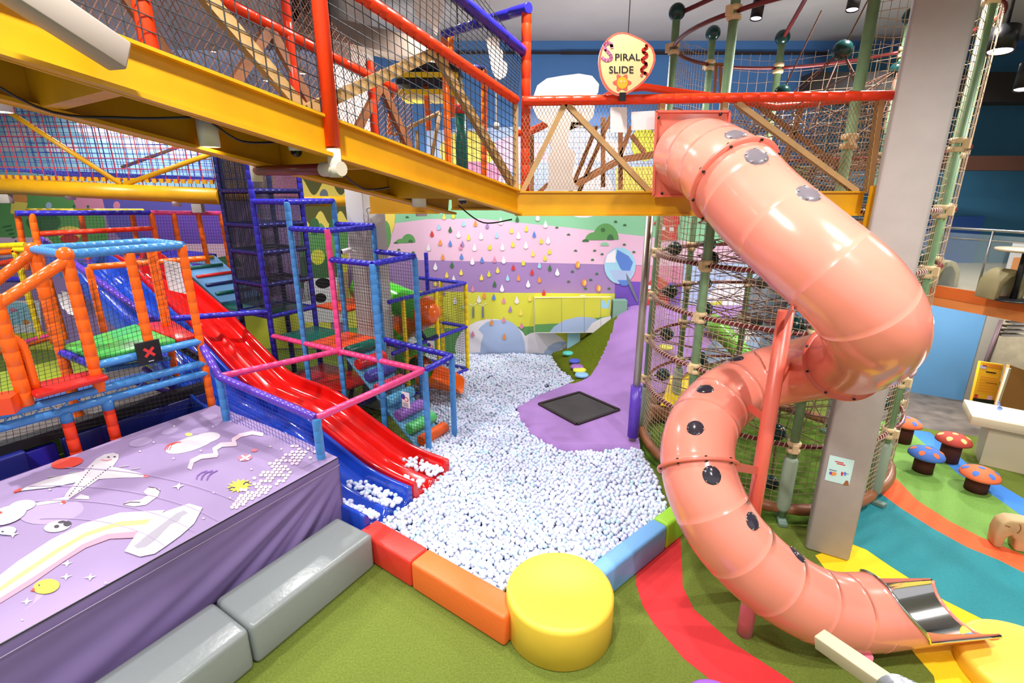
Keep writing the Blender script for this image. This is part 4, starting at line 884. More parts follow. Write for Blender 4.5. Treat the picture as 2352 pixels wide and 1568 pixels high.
for t, w_ in ((2.62, 0.03), (1.42, 1.0), (2.75, 1.0), (.75, 1.0)): MB().pad(RP(t, w_, 4.02), RP(t, w_, 5.5 if t > 1.2 else 4.95), .04, .3).build('post', RED_O, wk)
# truss braces
def brace(p0, p1, name='brace', m=TAN, w_=.05, h=.07): b = MB(); b.bar(p0, p1, w_, h, (0, -1, 0) if abs((Vector(p1) - Vector(p0)).y) < .3 else (0, 0, 1)); b.build(name, m, wk)
def BRp(px, py): return PY(px, py, 5.215)
for a, c in (((1298, 238), (1200, 440)), ((1300, 238), (1492, 440)), ((1183, 240), (1186, 440)), ((1520, 232), (1519, 258)), ((1664, 230), (1663, 256)), ((1690, 236), (1966, 440)), ((2022, 224), (1993, 440))): brace(BRp(*a), BRp(*c))
brace(RP(.95, .02, 4.80), RP(.0, .02, 4.02)); brace(RP(.95, .02, 4.80), RP(1.95, .02, 4.02)); brace(RP(2.85, .02, 4.80), RP(1.98, .02, 4.02)); brace(RP(2.85, .02, 4.8), RP(3.6, .02, 4.02)); brace(RP(.01, .01, 4.80), RP(.01, .01, 4.02))
for t in (.2, 1.1, 2.0, 2.9): brace(RP(t, 1.0, 4.02), RP(t + .45, 1.0, 4.80), 'brace', BRN); brace(RP(t + .9, 1.0, 4.02), RP(t + .45, 1.0, 4.80), 'brace', BRN)
for a, c in (((1410, 250), (1330, 440)), ((1385, 430), (1385, 270)), ((1320, 420), (1420, 365)), ((1420, 365), (1510, 350)), ((1425, 435), (1425, 300)), ((1450, 290), (1420, 370)), ((1450, 310), (1480, 350)), ((1222, 310), (1222, 440)), ((1228, 450), (1285, 400)), ((1730, 235), (1950, 400)), ((1840, 250), (1780, 440)), ((1310, 440), (1370, 290))):
    p_, q_ = PY(*a, 6.8), PY(*c, 6.8); b = MB(); b.bar(p_, q_, .05, .06, (0, -1, 0)); b.build('rear_brace', BRN, wk)
for a, c in (((1312, 432), (1425, 368)), ((1425, 368), (1512, 356))):
    b = MB(); b.bar(PY(*a, 6.7), PY(*c, 6.7), .06, .17, (0, -1, 0)); b.build('rear_ramp_beam', BRN, wk)
cz = [PY(x, y, 6.8) for x, y in ((1190, 305), (1215, 303), (1240, 292), (1258, 282))]; MB().tube(cz, .045, 10).build('rear_rail', RED_O, wk)
MB().tube([PY(x, y, 6.8) for x, y in ((1375, 232), (1425, 205), (1480, 200), (1560, 212), (1640, 222), (1700, 232), (1745, 240), (1780, 246), (1830, 242), (1900, 233), (1980, 225), (2045, 222))], .045, 10).build('rear_rail', RED_O, wk)
# nets
b = MB(); b.net(RP(3.2, -.01, 4.03), RP(.02, -.01, 4.03), RP(.02, -.01, 4.80), RP(3.2, -.01, 4.80), 58, 12, .0035); b.build('net', NETK, wk)
b = MB(); b.net(RP(3.2, -.01, 4.83), RP(.02, -.01, 4.83), Vector(up0), RP(3.2, -.01, 6.2), 58, 16, .0035); b.build('net', NETK, wk)
b = MB(); b.diamond(RP(3.6, 1.02, 4.03), RP(.3, 1.02, 4.03), RP(.3, 1.02, 4.83), RP(3.6, 1.02, 6.0), .045, .0035, 0, .6); b.build('mesh_panel', mat('rust_mesh_wire', (128, 84, 62), .6), wk)
b = MB(); b.diamond((.08, 5.19, 4.03), PY(1500, 440, 5.19), PY(1520, 240, 5.19), (.1, 5.19, 4.8), .034, .0024, 0, .55); b.build('mesh_panel', NETT, wk)
b = MB(); b.diamond(PY(1680, 440, 5.19), PY(1992, 440, 5.19), PY(2022, 226, 5.19), PY(1680, 236, 5.19), .034, .0024, 0, .55); b.build('mesh_panel', NETT, wk)
b = MB(); b.net((-.8, 6.85, 4.03), (4.5, 6.85, 4.03), (4.5, 6.85, 4.8), (-.8, 6.85, 4.8), 70, 12, .0022); b.build('net', NETK, wk)
# grey brace welded to the ramp beam
b = MB(); b.bar(PD(278, 132, 2.08), PD(10, -45, 1.7), .1, .12); gb = b.build('welded_strut', mat('strut_grey', (160, 148, 136), .55), wk, bevel=.01)
# cables under the ramp
def cable(ps, lab=None): MB().tube(catmull(ps, 6), .007, 6).build('cable', BLK, wk)
cable([RP(3.3, .1, 3.86), RP(2.9, .5, 3.72), RP(2.6, .5, 3.78), RP(2.4, .3, 3.84)]); cable([RP(1.85, -.02, 3.74), RP(1.5, .2, 3.68), RP(1.2, .3, 3.76)]); cable([RP(2.35, .2, 3.82), RP(2.2, .25, 3.78), RP(2.0, .3, 3.84)]); cable([RP(.42, .35, 3.78), RP(.2, .25, 3.66), RP(-.05, .1, 3.74)])
# cylinder lamps
LW = mat('lamp_white', (222, 218, 210), .5)
def cyl_lamp(c, r, h, lab, holes=False, mm=LW):
    c = Vector(c); t = thing('ceiling_lamp', lab, 'lamp', c)
    b = MB(); b.lathe([(r * .9, .015), (r * .96, .005), (r, 0), (r, h), (0, h)], c, 24); bo = b.build('lamp_body', mm, t)
    MB().lathe([(0, .012), (r * .88, .012), (r * .88, .03), (0, .03)], c, 20).build('lamp_lens', LAMPE, t)
    if holes:
        for k in range(10): a = 2 * math.pi * k / 10; MB().ball(c + Vector((math.cos(a) * r, math.sin(a) * r, h * .8)), .008, 1).build('vent_hole', BLK, bo)
    return t
lp = RP(2.52, .42, 0); cyl_lamp(PD(483, 338, 3.35), .063, .17, 'large white cylinder lamp hanging under the yellow ramp')
cyl_lamp(PD(963, 475, 5.0), .07, .17, 'white cylinder lamp with row of holes under the yellow beam', True); cyl_lamp(PD(968, 496, 7.6), .085, .16, 'small white cylinder lamp below the holed lamp')
cam_ = thing('security_camera', 'small white dome security camera under the ramp beam', 'security camera', PD(681, 347, 3.75)); c = ORGN[cam_]
MB().lathe([(.05, .05), (.055, .02), (.05, 0)], c, 20).build('housing', WHT, cam_); MB().lathe([(.045, .005), (.04, -.02), (.02, -.038), (0, -.042)], c, 20).build('dome', mat('dark_glass', (20, 20, 24), .1), cam_)
cam2 = dup(cam_, PD(1063, 460, 5.2), 'small white dome security camera nearest the walkway corner')
# steel pole under the bridge
sp_ = thing('steel_pole', 'galvanised pole with purple foam sleeve beside the rope tower', 'pole', (1.87, 6.96, .25)); 
MB().tube([(1.87, 6.96, .25), (1.87, 6.96, 3.78)], .055, 14).build('pole', POLE, sp_); MB().tube([(1.87, 6.96, .38), (1.87, 6.96, 1.22)], .085, 18).build('foam_sleeve', PUR, sp_)

# ================================================================== ROPE CLIMBING TOWER
TC = Vector((3.95, 7.15, 0)); TRD = 1.74; PG = mat('bamboo_green_pole', (126, 160, 116), .5, noise=.18, nscale=6); CUF = mat('cream_coupling', (226, 196, 150), .5, noise=.08, nscale=9); BALLG = mat('dark_green_ball', (10, 52, 50), .22); SLV = mat('grey_green_sleeve', (146, 160, 138), .5, bump=.2, bscale=18); RING = mat('maroon_pipe', (112, 34, 34), .35); PADB = mat('brown_pad', (146, 92, 60), .4)
ct = thing('rope_tower', 'round rope climbing tower of green poles, maroon rings and beige netting', 'climbing tower', TC)
PA = [(2.23, 7.72), (2.45, 6.29), (3.42, 5.42), (4.84, 5.80)]; PA = [Vector((*p, 0)) for p in PA]
for a in (345, 25, 80, 120): PA.append(TC + Vector((math.cos(math.radians(a)), math.sin(math.radians(a)), 0)) * TRD)
RZ = [1.05, 1.75, 2.45, 3.12, 3.8, 4.5, 5.9]
for k, p in enumerate(PA):
    zt = 6.25; b = MB(); b.tube([p, p + UP * zt], .052, 16)
    po = b.build('pole', PG, ct)
    MB().tube([p + UP * .14, p + UP * .2, p + UP * .86, p + UP * .9], [.06, .082, .082, .06], 16).build('foam_sleeve', SLV, po)
    MB().ball(p + UP * 6.33, .11, 3).build('pole_cap', BALLG, po)
    inn = (TC - p).normalized(); tan = UP.cross(inn)
    b = MB(); b.box(p + UP * .03, inn * .16, tan * .05, UP * .03); b.build('foot_plate', mat('grey_green_steel', (110, 132, 120), .5), po, bevel=.012)
    for i, z in enumerate(RZ):
        c = p + UP * z; b = MB()
        for dz in (-.055, .035): b.tube([c + UP * (dz - .03), c + UP * (dz - .022), c + UP * (dz + .022), c + UP * (dz + .03)], [.06, .078, .078, .06], 14)
        b.box(c - inn * .085, tan * .03, inn * .03, UP * .05); b.build('coupling', CUF, po)
        if z < 4.4 and k != 3:
            MB().tube([c + UP * .04, c + UP * .04 + inn * .17 + tan * .1], .016, 8).build('ball_rod', STEEL, po); MB().ball(c + UP * .04 + inn * .25 + tan * .15, .112, 2).build('climbing_ball', BALLG, po)
def arc(p, q, z, bulge=1.0, n=8):
    a0 = math.atan2(p.y - TC.y, p.x - TC.x); a1 = math.atan2(q.y - TC.y, q.x - TC.x)
    if a1 < a0: a1 += 2 * math.pi
    r0, r1 = (p - TC).length, (q - TC).length
    return [TC + Vector((math.cos(a0 + (a1 - a0) * i / n), math.sin(a0 + (a1 - a0) * i / n), 0)) * (r0 + (r1 - r0) * i / n) + UP * z for i in range(n + 1)]
for k in range(8):
    p, q = PA[k], PA[(k + 1) % 8]
    for z in RZ:
        if z == 4.5 and k in (1, 2): continue
        MB().tube(arc(p, q, z), .026, 10).build('ring_pipe', RING, ct)
    pts2 = arc(p, q, .17); b = MB(); b.tube(pts2, [.05] + [.075] * (len(pts2) - 2) + [.05], 14); b.build('base_pad', PADB, ct)
nb_ = MB()
for k in range(8):
    p, q = PA[k], PA[(k + 1) % 8]; fine = k in (0, 1, 2, 7); cell = .075 if fine else .16; n = 10
    zlo, zhi = (.25, 3.75) if k in (0, 1) else (.25, 6.1)
    if k == 1: zlo, zhi = .25, 3.7
    L_ = (p - q).length * 1.08; m_ = max(6, int(L_ / cell)); A = arc(p, q, 0, n=m_)
    for s_ in A: nb_.strand(s_ + UP * zlo, s_ + UP * zhi, .0035)
    for i in range(int((zhi - zlo) / cell) + 1):
        z = zlo + i * cell; ph = random.uniform(0, 6)
        nb_.tube([s_ + UP * (z + .012 * math.sin(j * .9 + ph)) for j, s_ in enumerate(A)], .0035, 3, 0, cap=False, smooth=False)
nb_.build('net', NETR, ct)
for k in (0, 1, 2):   # white lashings round the maroon rings
    b = MB()
    for z in RZ[:5]:
        A = arc(PA[k], PA[k + 1], z, n=22)
        hx = []
        A = arc(PA[k], PA[k + 1], z, n=260)
        for j_, s_ in enumerate(A[8:-8]):
            rd = (s_ - TC); rd.z = 0; rd.normalize(); a_ = j_ * 6.283 / 11; hx.append(s_ + rd * (.031 * math.cos(a_)) + UP * (.031 * math.sin(a_)))
        MB().tube(hx, .0055, 5).build('lashing', mat('white_lashing', (214, 190, 172), .7), ct)
# inner rope web: each storey has its own radial and crossed ropes
random.seed(21)
for z in RZ[:6]:
    b = MB(); pts3 = []
    for k in range(8):
        p = PA[k] + UP * z; c = TC + UP * (z - .25 + random.uniform(-.1, .1)); b.strand(p, c, .008, 0, 5); pts3 += [p.lerp(c, .35) + Vector((random.uniform(-.15, .15), random.uniform(-.15, .15), random.uniform(-.15, .1))), p.lerp(c, .7)]
        b.strand(p, PA[(k + 3) % 8] + UP * (z + .66), .007, 0, 5)
    for i in range(16):
        b.strand(pts3[i], pts3[(i + 2) % 16], .007, 0, 5); b.strand(pts3[i], pts3[(i + 3) % 16] + UP * .3, .006, 0, 5); b.strand(pts3[i], pts3[(i + 5) % 16] - UP * .3, .006, 0, 5)
    b.build('rope_web', ROPE, ct)
for px, py, y in ((1935, 115, 7.0), (1797, 212, 7.4), (2062, 160, 7.4)):
    c = PY(px, py, y); o = MB().ball(c, .115 if py < 150 else .1, 3).build('hanging_ball', BALLG, ct); b = MB(); b.strand(c, c + Vector((.25, -.2, .9)), .01, 0, 5)
    for k in range(6): a = k * 1.05; b.strand(c, TC + Vector((math.cos(a) * .9, math.sin(a) * .9, 4.7)), .008, 0, 5)
    b.build('rope_fan', ROPE, ct)
for a in (0, 1, 4, 6): MB().tube([PA[a] + UP * 6.3, Vector((TC.x, TC.y, 6.85)) + (PA[a] - TC) * .1], .03, 10).build('roof_arm', RING, ct)
b = MB(); b.bar(PY(1645, 150, 6.6), PY(1640, 215, 6.6), .03, .03, (0, 1, 0)); b.bar(PY(1655, 150, 6.6), PY(1655, 215, 6.6), .03, .03, (0, 1, 0)); b.bar(PY(1640, 148, 6.6), PY(1660, 148, 6.6), .03, .03); b.build('wood_frame', BRN, ct)
bs = thing('swing_ball', 'dark green ball hanging low on a rope behind the coral pole', 'ball', PZ(1768, 1120, .25)); c = ORGN[bs] + UP * .08
MB().ball(c, .1, 3).build('ball', BALLG, bs); MB().strand(c, c + Vector((.25, .5, 1.0)), .01, 0, 6).build('rope', ROPE, bs)
# things on the floor behind / inside the tower
b = MB(); K_ = [hit(x, y) + UP * .05 for x, y in ((1548, 940), (1566, 880), (1575, 830), (1582, 785), (1590, 750))]; b.grid(lambda i, j: catmull(K_, 6)[min(24, int(i * 24 + .5))] + Vector(((j - .5) * .5, 0, .03 * math.cos(j * 6.28))), 24, 8); tag(b.build('floor_slide', mat('slide_yellow', (246, 206, 20), .3)), 'yellow chute lying behind the rope net on purple floor', 'slide')
b = MB(); K_ = [PY(x, y, 10.2) for x, y in ((1630, 735), (1665, 770), (1695, 800), (1715, 825))]; b.tube(catmull(K_, 4), .19, 18); tag(b.build('tunnel_tube', mat('tube_lime', (124, 196, 70), .25)), 'lime green tube slide seen through the rope tower net', 'slide')
b = MB(); p_ = PZ(1497, 955, .15); b.lathe([(.3, 0), (.34, .06), (.34, .24), (.3, .3), (.18, .26), (.16, .15)], p_ + Vector((.2, .3, -.1)), 28); tag(b.build('foam_ring', PADB), 'brown padded ring standing behind the netting by green pole', 'play ring')
for (x, y), m_ in (((1482, 755), MC['disc_lime']), ((1530, 800), MC['disc_lime'])):
    p_ = PZ(x, y, .9); tag(MB().lathe([(0, 0), (.14, 0), (.14, .05), (0, .06)], p_, 20).build('climbing_hold', m_), 'lime round foothold on the purple slope ' + ('beside the steel pole' if x < 1500 else 'behind the rope net'), 'foothold')
# ================================================================== SMALL TUBE SLIDE AND YELLOW CAGE
GT = mat('tube_green', (84, 200, 50), .2, coat=.4); OT = mat('tube_orange', (244, 106, 20), .2, coat=.4)
ts = thing('tube_slide', 'small green and orange spiral tube slide beside the white column', 'slide', (-1.7, 9.0, .3))
tq3 = lambda x, y, Y_: PY(x, y, Y_)
a0_, a1_, a2_, a3_, a4_ = tq3(826, 654, 10.1), tq3(968, 712, 9.6), tq3(900, 772, 10.15), tq3(912, 806, 9.8), tq3(962, 850, 8.85)
MB().tube([a0_, a1_], .30, 28, cap=False).build('tube_section', GT, ts); MB().ball(a1_ + (a1_ - a0_).normalized() * .08, .318, 3).build('elbow', OT, ts)
MB().tube([a1_ + (a1_ - a0_).normalized() * .08, a1_.lerp(a2_, .55)], .30, 26, cap=False).build('tube_section', OT, ts); MB().tube([a1_.lerp(a2_, .55), a2_], .29, 26, cap=False).build('tube_section', GT, ts)
MB().ball(a2_, .30, 3).build('elbow', GT, ts); MB().tube([a2_, a3_], .29, 26, cap=False).build('tube_section', OT, ts); MB().ball(a3_, .30, 3).build('elbow', OT, ts); MB().tube([a3_, a4_], .29, 26, cap=False).build('tube_section', GT, ts)
MB().tube([a1_ - (a1_ - a0_).normalized() * q for q in (.03, .0)], .316, 26).build('joint_ring', GT, ts); MB().tube([a4_ - (a4_ - a3_).normalized() * q for q in (.04, .0)], .305, 26, cap=False).build('joint_ring', OT, ts)
tc = [a3_, a4_]
ee = tc[-1]; ed = (PY(1048, 884, 8.8) - ee); ed.z = 0; L_ = .82; ed.normalize(); esd = Vector((ed.y, -ed.x, 0))
def ech(i, j):
    a = 2 * math.pi * (j - .5); low = (1 + math.cos(a)) / 2  # bottom at j = .5
    Lc = .02 + .8 * sm((low - .3) / .5); r = .3 + .06 * i
    q = ee + ed * (Lc * i) + esd * (math.sin(a) * r) - UP * (math.cos(a) * r + .10 * i * (Lc / .82) - .03 * i)
    return q
MB().grid(ech, 12, 40).build('exit_chute', OT, ts)
yc = thing('tube_cage', 'yellow post cage with navy rails and net around the small tube slide', 'play cage', (-1.9, 10, 0))
c0 = Vector((-.97, 10.3, 0)); c1 = c0 - SQ * 2.2; c2 = c0 + SE * 1.35; c3 = c1 + SE * 1.9
for p in (c0, (c0 + c1) / 2 + SQ * .15, c1 + SQ * .35, (c0 + c2) / 2, c2): MB().pad(p, p + UP * 2.17, .042).build('post', YEL, yc)
for z in (2.18, 1.24, .28):
    MB().pad(c0 + UP * z, c1 + UP * z, .04, .12).build('rail', BLU, yc); MB().pad(c0 + UP * z, c2 + UP * z, .04, .12).build('rail', BLU, yc)
MB().pad(c1 + SQ * .35 + UP * 1.24, c1 + SQ * .35 + SE * 1.2 + UP * 1.3, .04, .12).build('rail', BLU, yc); MB().pad(c2 + SE * -.3 + UP * 1.9, c2 + SE * -.3 + UP * 2.75, .045).build('post', BLU, yc)
MB().net(c0 + UP * .28, c1 + UP * .28, c1 + UP * 2.18, c0 + UP * 2.18, 40, 34, .0025).build('net', NETK, yc); MB().net(c0 + UP * .28, c2 + UP * .28, c2 + UP * 2.18, c0 + UP * 2.18, 24, 34, .0025).build('net', NETK, yc)
q = PY(990, 800, 9.0); MB().tube([PY(965, 760, 9.2), PY(980, 782, 9.2)], .035, 10).build('tube_support', NAVY, yc); MB().tube([PY(948, 795, 9.2), PY(1006, 770, 9.2)], .035, 10).build('tube_support', NAVY, yc)
cardsign(PY(990, 797, 8.7), (-.2, -1, 0), 'white rules card with emblem on the yellow post cage net', .13, .24)
b = MB(); q = PY(983, 842, 8.62); b.box(q, (.06, .01, 0), (0, .004, 0), (0, 0, .05)); tag(b.build('paper_label', PAPER), 'small blank white card at the orange tube slide exit', 'card')
b = MB(); cs = c0; q = PL(878, 682, *(ORGN and (Vector((PY(836, 500, 8.9).x, 8.9)))), *E2.xy) - Vector((-E2.y, E2.x, 0)).normalized() * .0
nrm_ = Vector((.85, -.53, 0)); tx_ = E2
b.lathe([(0, .012), (.12, .012), (.12, 0)], q, 28, 1, True, nrm_); b.lathe([(0, .014), (.095, .014)], q, 28, 0, False, nrm_)
b.box(q + nrm_ * .015, tx_ * .03, nrm_ * .001, UP * .05, 2); b.box(q + nrm_ * .016, (tx_ * .7 + UP * .7) * .1, nrm_ * .001, (tx_ * .7 - UP * .7) * .012, 1)
tag(b.build('prohibition_sign', [PAPER, mat('sign_red', (206, 40, 36), .5), BLK]), 'round red and white prohibition sign on the white column', 'sign')
wc = thing('wall_camera', 'white bullet camera on bracket at the white column', 'security camera', PY(806, 574, 8.6)); c = ORGN[wc]
MB().tube([c, c + Vector((-.12, -.12, -.02))], .045, 14).build('camera_body', WHT, wc); MB().lathe([(.035, 0), (0, .005)], c + Vector((-.122, -.122, -.02)), 14, 0, True, (-1, -1, -.1)).build('lens', BLK, wc); MB().tube([c, c + Vector((.08, .12, -.06))], .015, 8).build('bracket', WHT, wc)
b = MB(); b.tube(catmull([PY(x, y, 8.55) for x, y in ((838, 560), (846, 500), (842, 480), (855, 476), (870, 478), (885, 480), (905, 478))], 5), .012, 6); tag(b.build('conduit_cable', GRY), 'thin grey cable looping across the white column', 'cable')
# second yellow beam behind the column
b = MB(); b.tube([PY(690, 462, 10.4), PY(800, 462, 10.4)], .1, 16); tag(b.build('pipe_beam', BEAM), 'short yellow pipe beam behind the white column', 'beam')
b = MB(); b.bar(PY(852, 470, 7.6), PY(1010, 470, 7.6), .1, .24); b.bar(PY(852, 488, 7.6), PY(1010, 488, 7.6), .2, .03); tag(b.build('yellow_beam', BEAM), 'short pale yellow steel beam between white column and walkway', 'beam')

# ================================================================== ORANGE PLATFORM CAGE (left)
O1 = Vector((-4.29, 6.55, 0)); OF = O1 - E2 * 1.2; OBR = O1 + SE * .9; OBL = OF + SE * .98
oc = thing('platform_cage', 'orange and light blue padded cage over a green and red platform', 'play cage', OF)
ZT, ZP = 3.34, 2.13
for p, z0, z1, r in ((O1, 0, ZT, .05), (OF, 1.72, ZT, .062), ((O1 + OF) / 2, ZP, ZT - .04, .055), (OBR, 0, ZT, .05), (OBL, 0, ZT, .062)): MB().pad(p + UP * z0, p + UP * z1, r).build('post', ORG_, oc)
for p in (OF, OBL): MB().ball(p + UP * ZT, .085, 2).build('joint', ORG_, oc)
for a, c in ((O1, OF), (OF, OBL), (OBL, OBR), (OBR, O1)): MB().pad(a + UP * ZT, c + UP * ZT, .052, .1).build('rail', LBL, oc)
for a, c in ((O1, OF), (OF, OBL)): MB().pad(a + UP * (ZP - .09), c + UP * (ZP - .09), .05, .12).build('rail', LBL if a == O1 else BLU, oc)
def oq(s, w_, z): return OF + E2 * s + SE * w_ + UP * z
for pl4, m_ in ((((.02, .03), (.92, .03), (1.02, 1.42), (.02, .98)), GRNV), (((.94, .03), (1.18, .03), (1.42, 1.2), (1.04, 1.42)), REDV)):
    b = MB(); b.prism([oq(s_, w_, ZP - .05) for s_, w_ in pl4], UP * .05); b.build('platform', m_, oc, bevel=.012)
# sloping rails and left post
sl1 = PL(0, 690, OF.x, OF.y, *E2.xy); sl1 = OF + UP * ZT + (sl1 - OF - UP * ZT) * 1.5; MB().pad(OF + UP * (ZT - .06), sl1, .06).build('sloping_rail', ORG_, oc)
sl2 = PL(0, 637, OBL.x, OBL.y, *E2.xy); sl2 = OBL + UP * ZT + (sl2 - OBL - UP * ZT) * 1.5; MB().pad(OBL + UP * (ZT - .02), sl2, .058).build('sloping_rail', ORG_, oc)
PLq = PL(62, 930, OF.x, OF.y, *E2.xy); MB().pad(PLq, Vector((PLq.x, PLq.y, 3.0)), .068).build('post', ORG_, oc)
# double light blue beam, struts and stub posts
u0, u1 = PL(474, 832, O1.x, O1.y, *E2.xy), PL(-40, 962, O1.x, O1.y, *E2.xy); l0, l1 = PL(474, 855, O1.x, O1.y, *E2.xy), PL(-40, 993, O1.x, O1.y, *E2.xy)
MB().pad(u0, u1, .05, .14).build('beam', LBL, oc); MB().pad(l0, l1, .052, .16).build('beam', LBL, oc)
for k in range(9):
    t = k / 9; MB().tube([u0.lerp(u1, t), l0.lerp(l1, t + .06)], .008, 6).build('strut', LBL, oc); MB().tube([l0.lerp(l1, t + .06), u0.lerp(u1, t + .11)], .008, 6).build('strut', LBL, oc)
for px, py in ((245, 922), (150, 950)):
    q = PL(px, py, O1.x, O1.y, *E2.xy); MB().pad(Vector((q.x, q.y, 0)), q, .058).build('post', RED_O if px else ORG_, oc); MB().tube([q - UP * .1, q + UP * .02], .062, 12).build('joint', LBL, oc)
# red seat with handles
zs = 1.93; sq_ = [PZ(x, y, zs) for x, y in ((52, 886), (80, 908), (250, 864), (216, 848))]; b = MB(); b.prism([p - UP * .05 for p in sq_], UP * .06); b.build('seat', REDV, oc, bevel=.02)
def hnd(p, q): 
    p0 = Vector((p.x, p.y, 0)); o_ = (q - p0); o_.z = 0
    MB().tube(catmull([p0 + UP * 2.55, p0 + o_ * .5 + UP * 2.52, p0 + o_ * .95 + UP * 2.42, p0 + o_ + UP * 2.25, p0 + o_ + UP * (zs + .01)], 4), .044, 12).build('handle', ORG_, oc)
hnd(OF, sq_[2].lerp(sq_[3], .5) - E2 * .06); hnd(PLq, sq_[0].lerp(sq_[1], .5) + E2 * .06)
b = MB(); b.net(PL(0, 1020, O1.x, O1.y, *E2.xy), PL(490, 925, O1.x, O1.y, *E2.xy), O1 + UP * ZT, OF + UP * (ZT) - E2 * .75 - UP * .6, 40, 34, .0024); b.build('net', NETK, oc)
b = MB(); b.net(O1 + UP * .9, O1 + SE * 2.2 + UP * 1.4, O1 + SE * 2.2 + UP * 2.4, O1 + UP * 2.2, 34, 18, .0024); b.build('net', NETK, oc)
MB().pad(OBR + UP * 1.9, O1 + UP * 1.75, .05, .2).build('foam_bar', BLKV, oc)
for a, c, m_ in (((240, 850), (392, 822), LBL), ((250, 838), (320, 822), LBL), ((330, 845), (420, 905), PUR), ((300, 875), (405, 905), PUR)):
    MB().tube([PL(*a, OBR.x, OBR.y, *E2.xy), PL(*c, OBR.x, OBR.y, *E2.xy)], .035, 10).build('lower_bar', m_, oc)
# black board with red cross
xs = thing('cross_sign', 'black square board with red X hung on the light blue platform rail', 'sign', PL(342, 808, O1.x + .1, O1.y - .06, *E2.xy)); c = ORGN[xs]; nx_ = -SE
tx_ = UP.cross(nx_).normalized(); b = MB(); b.box(c, tx_ * .135, nx_ * .012, UP * .14); b.build('board', BLK, xs, bevel=.004)
b = MB()
for sg in (1, -1): b.box(c + nx_ * (.014 + .001 * sg), (tx_ + UP * sg * 1.0).normalized() * .075, nx_ * .001, (UP - tx_ * sg).normalized() * .017)
b.build('red_cross', mat('sign_cross_red', (214, 50, 50), .5), xs); b = MB(); b.box(c + nx_ * .013 - UP * .115, tx_ * .03, nx_ * .001, UP * .004); b.build('small_dash', PAPER, xs)
# white notices
def sheet(q4, lab, curl=0): 
    b = MB(); A, B2, C2, D2 = q4; n_ = (B2 - A).cross(D2 - A).normalized()
    b.grid(lambda i, j: (A * (1 - i) + B2 * i) * (1 - j) + (D2 * (1 - i) + C2 * i) * j + n_ * curl * (math.sin(j * 3.1 + i)), 6, 8)
    for k in range(6):
        p0 = (A * .85 + B2 * .15) * (1 - .1 - k * .11) + (D2 * .85 + C2 * .15) * (.1 + k * .11); p1 = (A * .2 + B2 * .8) * (1 - .1 - k * .11) + (D2 * .2 + C2 * .8) * (.1 + k * .11)
        b.tube([p0 + n_ * (.006 + abs(curl)), p1 + n_ * (.006 + abs(curl))], .003, 4, 1); b.tube([p0 - n_ * (.006 + abs(curl)), p1 - n_ * (.006 + abs(curl))], .003, 4, 1)
    return tag(b.build('paper_notice', [PAPER, GYM]), lab, 'notice')
sheet([PL(x, y, -5.3, 7.3, *E2.xy) for x, y in ((375, 597), (413, 603), (427, 675), (388, 666))], 'white notice sheet hung on the orange rail before the red slide', .01)
sheet([PL(x, y, -6.4, 6.9, *E2.xy) for x, y in ((141, 668), (163, 672), (180, 727), (155, 720))], 'curled white notice sheet beside the orange post under blue rail', .03)
sheet([PL(x, y, -6.5, 6.9, *E2.xy) for x, y in ((132, 674), (143, 677), (152, 713), (144, 709))], 'second curled white sheet tucked behind the first one', .03)
# inner orange gate near the slide tops
ig = thing('orange_gate', 'orange padded gate frame in front of the blue slide', 'gate', PL(240, 760, -5.6, 8.2, *E2.xy))
gA, gB = PL(203, 614, -5.6, 7.6, *E2.xy), PL(470, 593, -5.6, 7.6, *E2.xy); gC = PL(240, 762, -5.6, 7.6, *E2.xy)
MB().pad(gA, gB, .045).build('rail', ORG_, ig); MB().pad(Vector((gA.x, gA.y, gC.z)), gA, .045).build('post', ORG_, ig)
gp_ = PL(352, 575, -5.6, 7.6, *E2.xy); MB().pad(Vector((gp_.x, gp_.y, 1.9)), gp_, .045).build('post', ORG_, ig)
b = MB(); b.pad(PL(85, 542, -7.2, 8.2, *SE.xy), PL(347, 733, -5.1, 7.2, *SE.xy), .05, .1); tag(b.build('handrail', PUR), 'purple padded handrail running down beside the blue slide', 'rail')

# ================================================================== TRAMPOLINE DECK behind the cage
td_ = thing('trampoline_deck', 'raised trampoline deck with dark blue pads and black mesh behind the orange cage', 'trampoline', O1 + SE * .5)
def tq(s, w_, z): return O1 + SE * (.45 + w_) - E2 * s + UP * z
NB2 = vinyl('deck_blue_pad', (30, 38, 120)); BLK2 = mat('black_edge', (22, 20, 24), .6); TRM = mat('trampoline_grey', (108, 100, 98), .8, noise=.3, nscale=60); LIMEP = vinyl('lime_pad', (150, 168, 50)); BPD = vinyl('sky_pad', (80, 128, 206))
b = MB(); b.prism([tq(-.2, 0, 0), tq(1.55, 0, 0), tq(1.55, .12, 0), tq(-.2, .12, 0)], UP * 1.12); b.build('front_pad', NB2, td_, bevel=.02)
b = MB(); b.prism([tq(1.6, .04, 0), tq(1.95, .04, 0), tq(1.95, .14, 0), tq(1.6, .14, 0)], UP * 1.08); b.build('front_pad', BLU, td_, bevel=.02)
b = MB(); b.prism([tq(1.9, -.1, 0), tq(4.6, -.1, 0), tq(4.6, .04, 0), tq(1.9, .04, 0)], UP * 1.14); b.build('front_pad', NB2, td_, bevel=.02)
b = MB(); b.bar(tq(-.2, .1, 1.19), tq(4.6, .1, 1.19), .16, .12); b.build('edge_tube', BLK2, td_)
b = MB(); b.prism([tq(-.2, .12, 1.1), tq(4.6, .12, 1.1), tq(4.6, 1.3, 1.1), tq(-.2, 1.3, 1.1)], UP * .06); b.build('jump_mesh', TRM, td_)
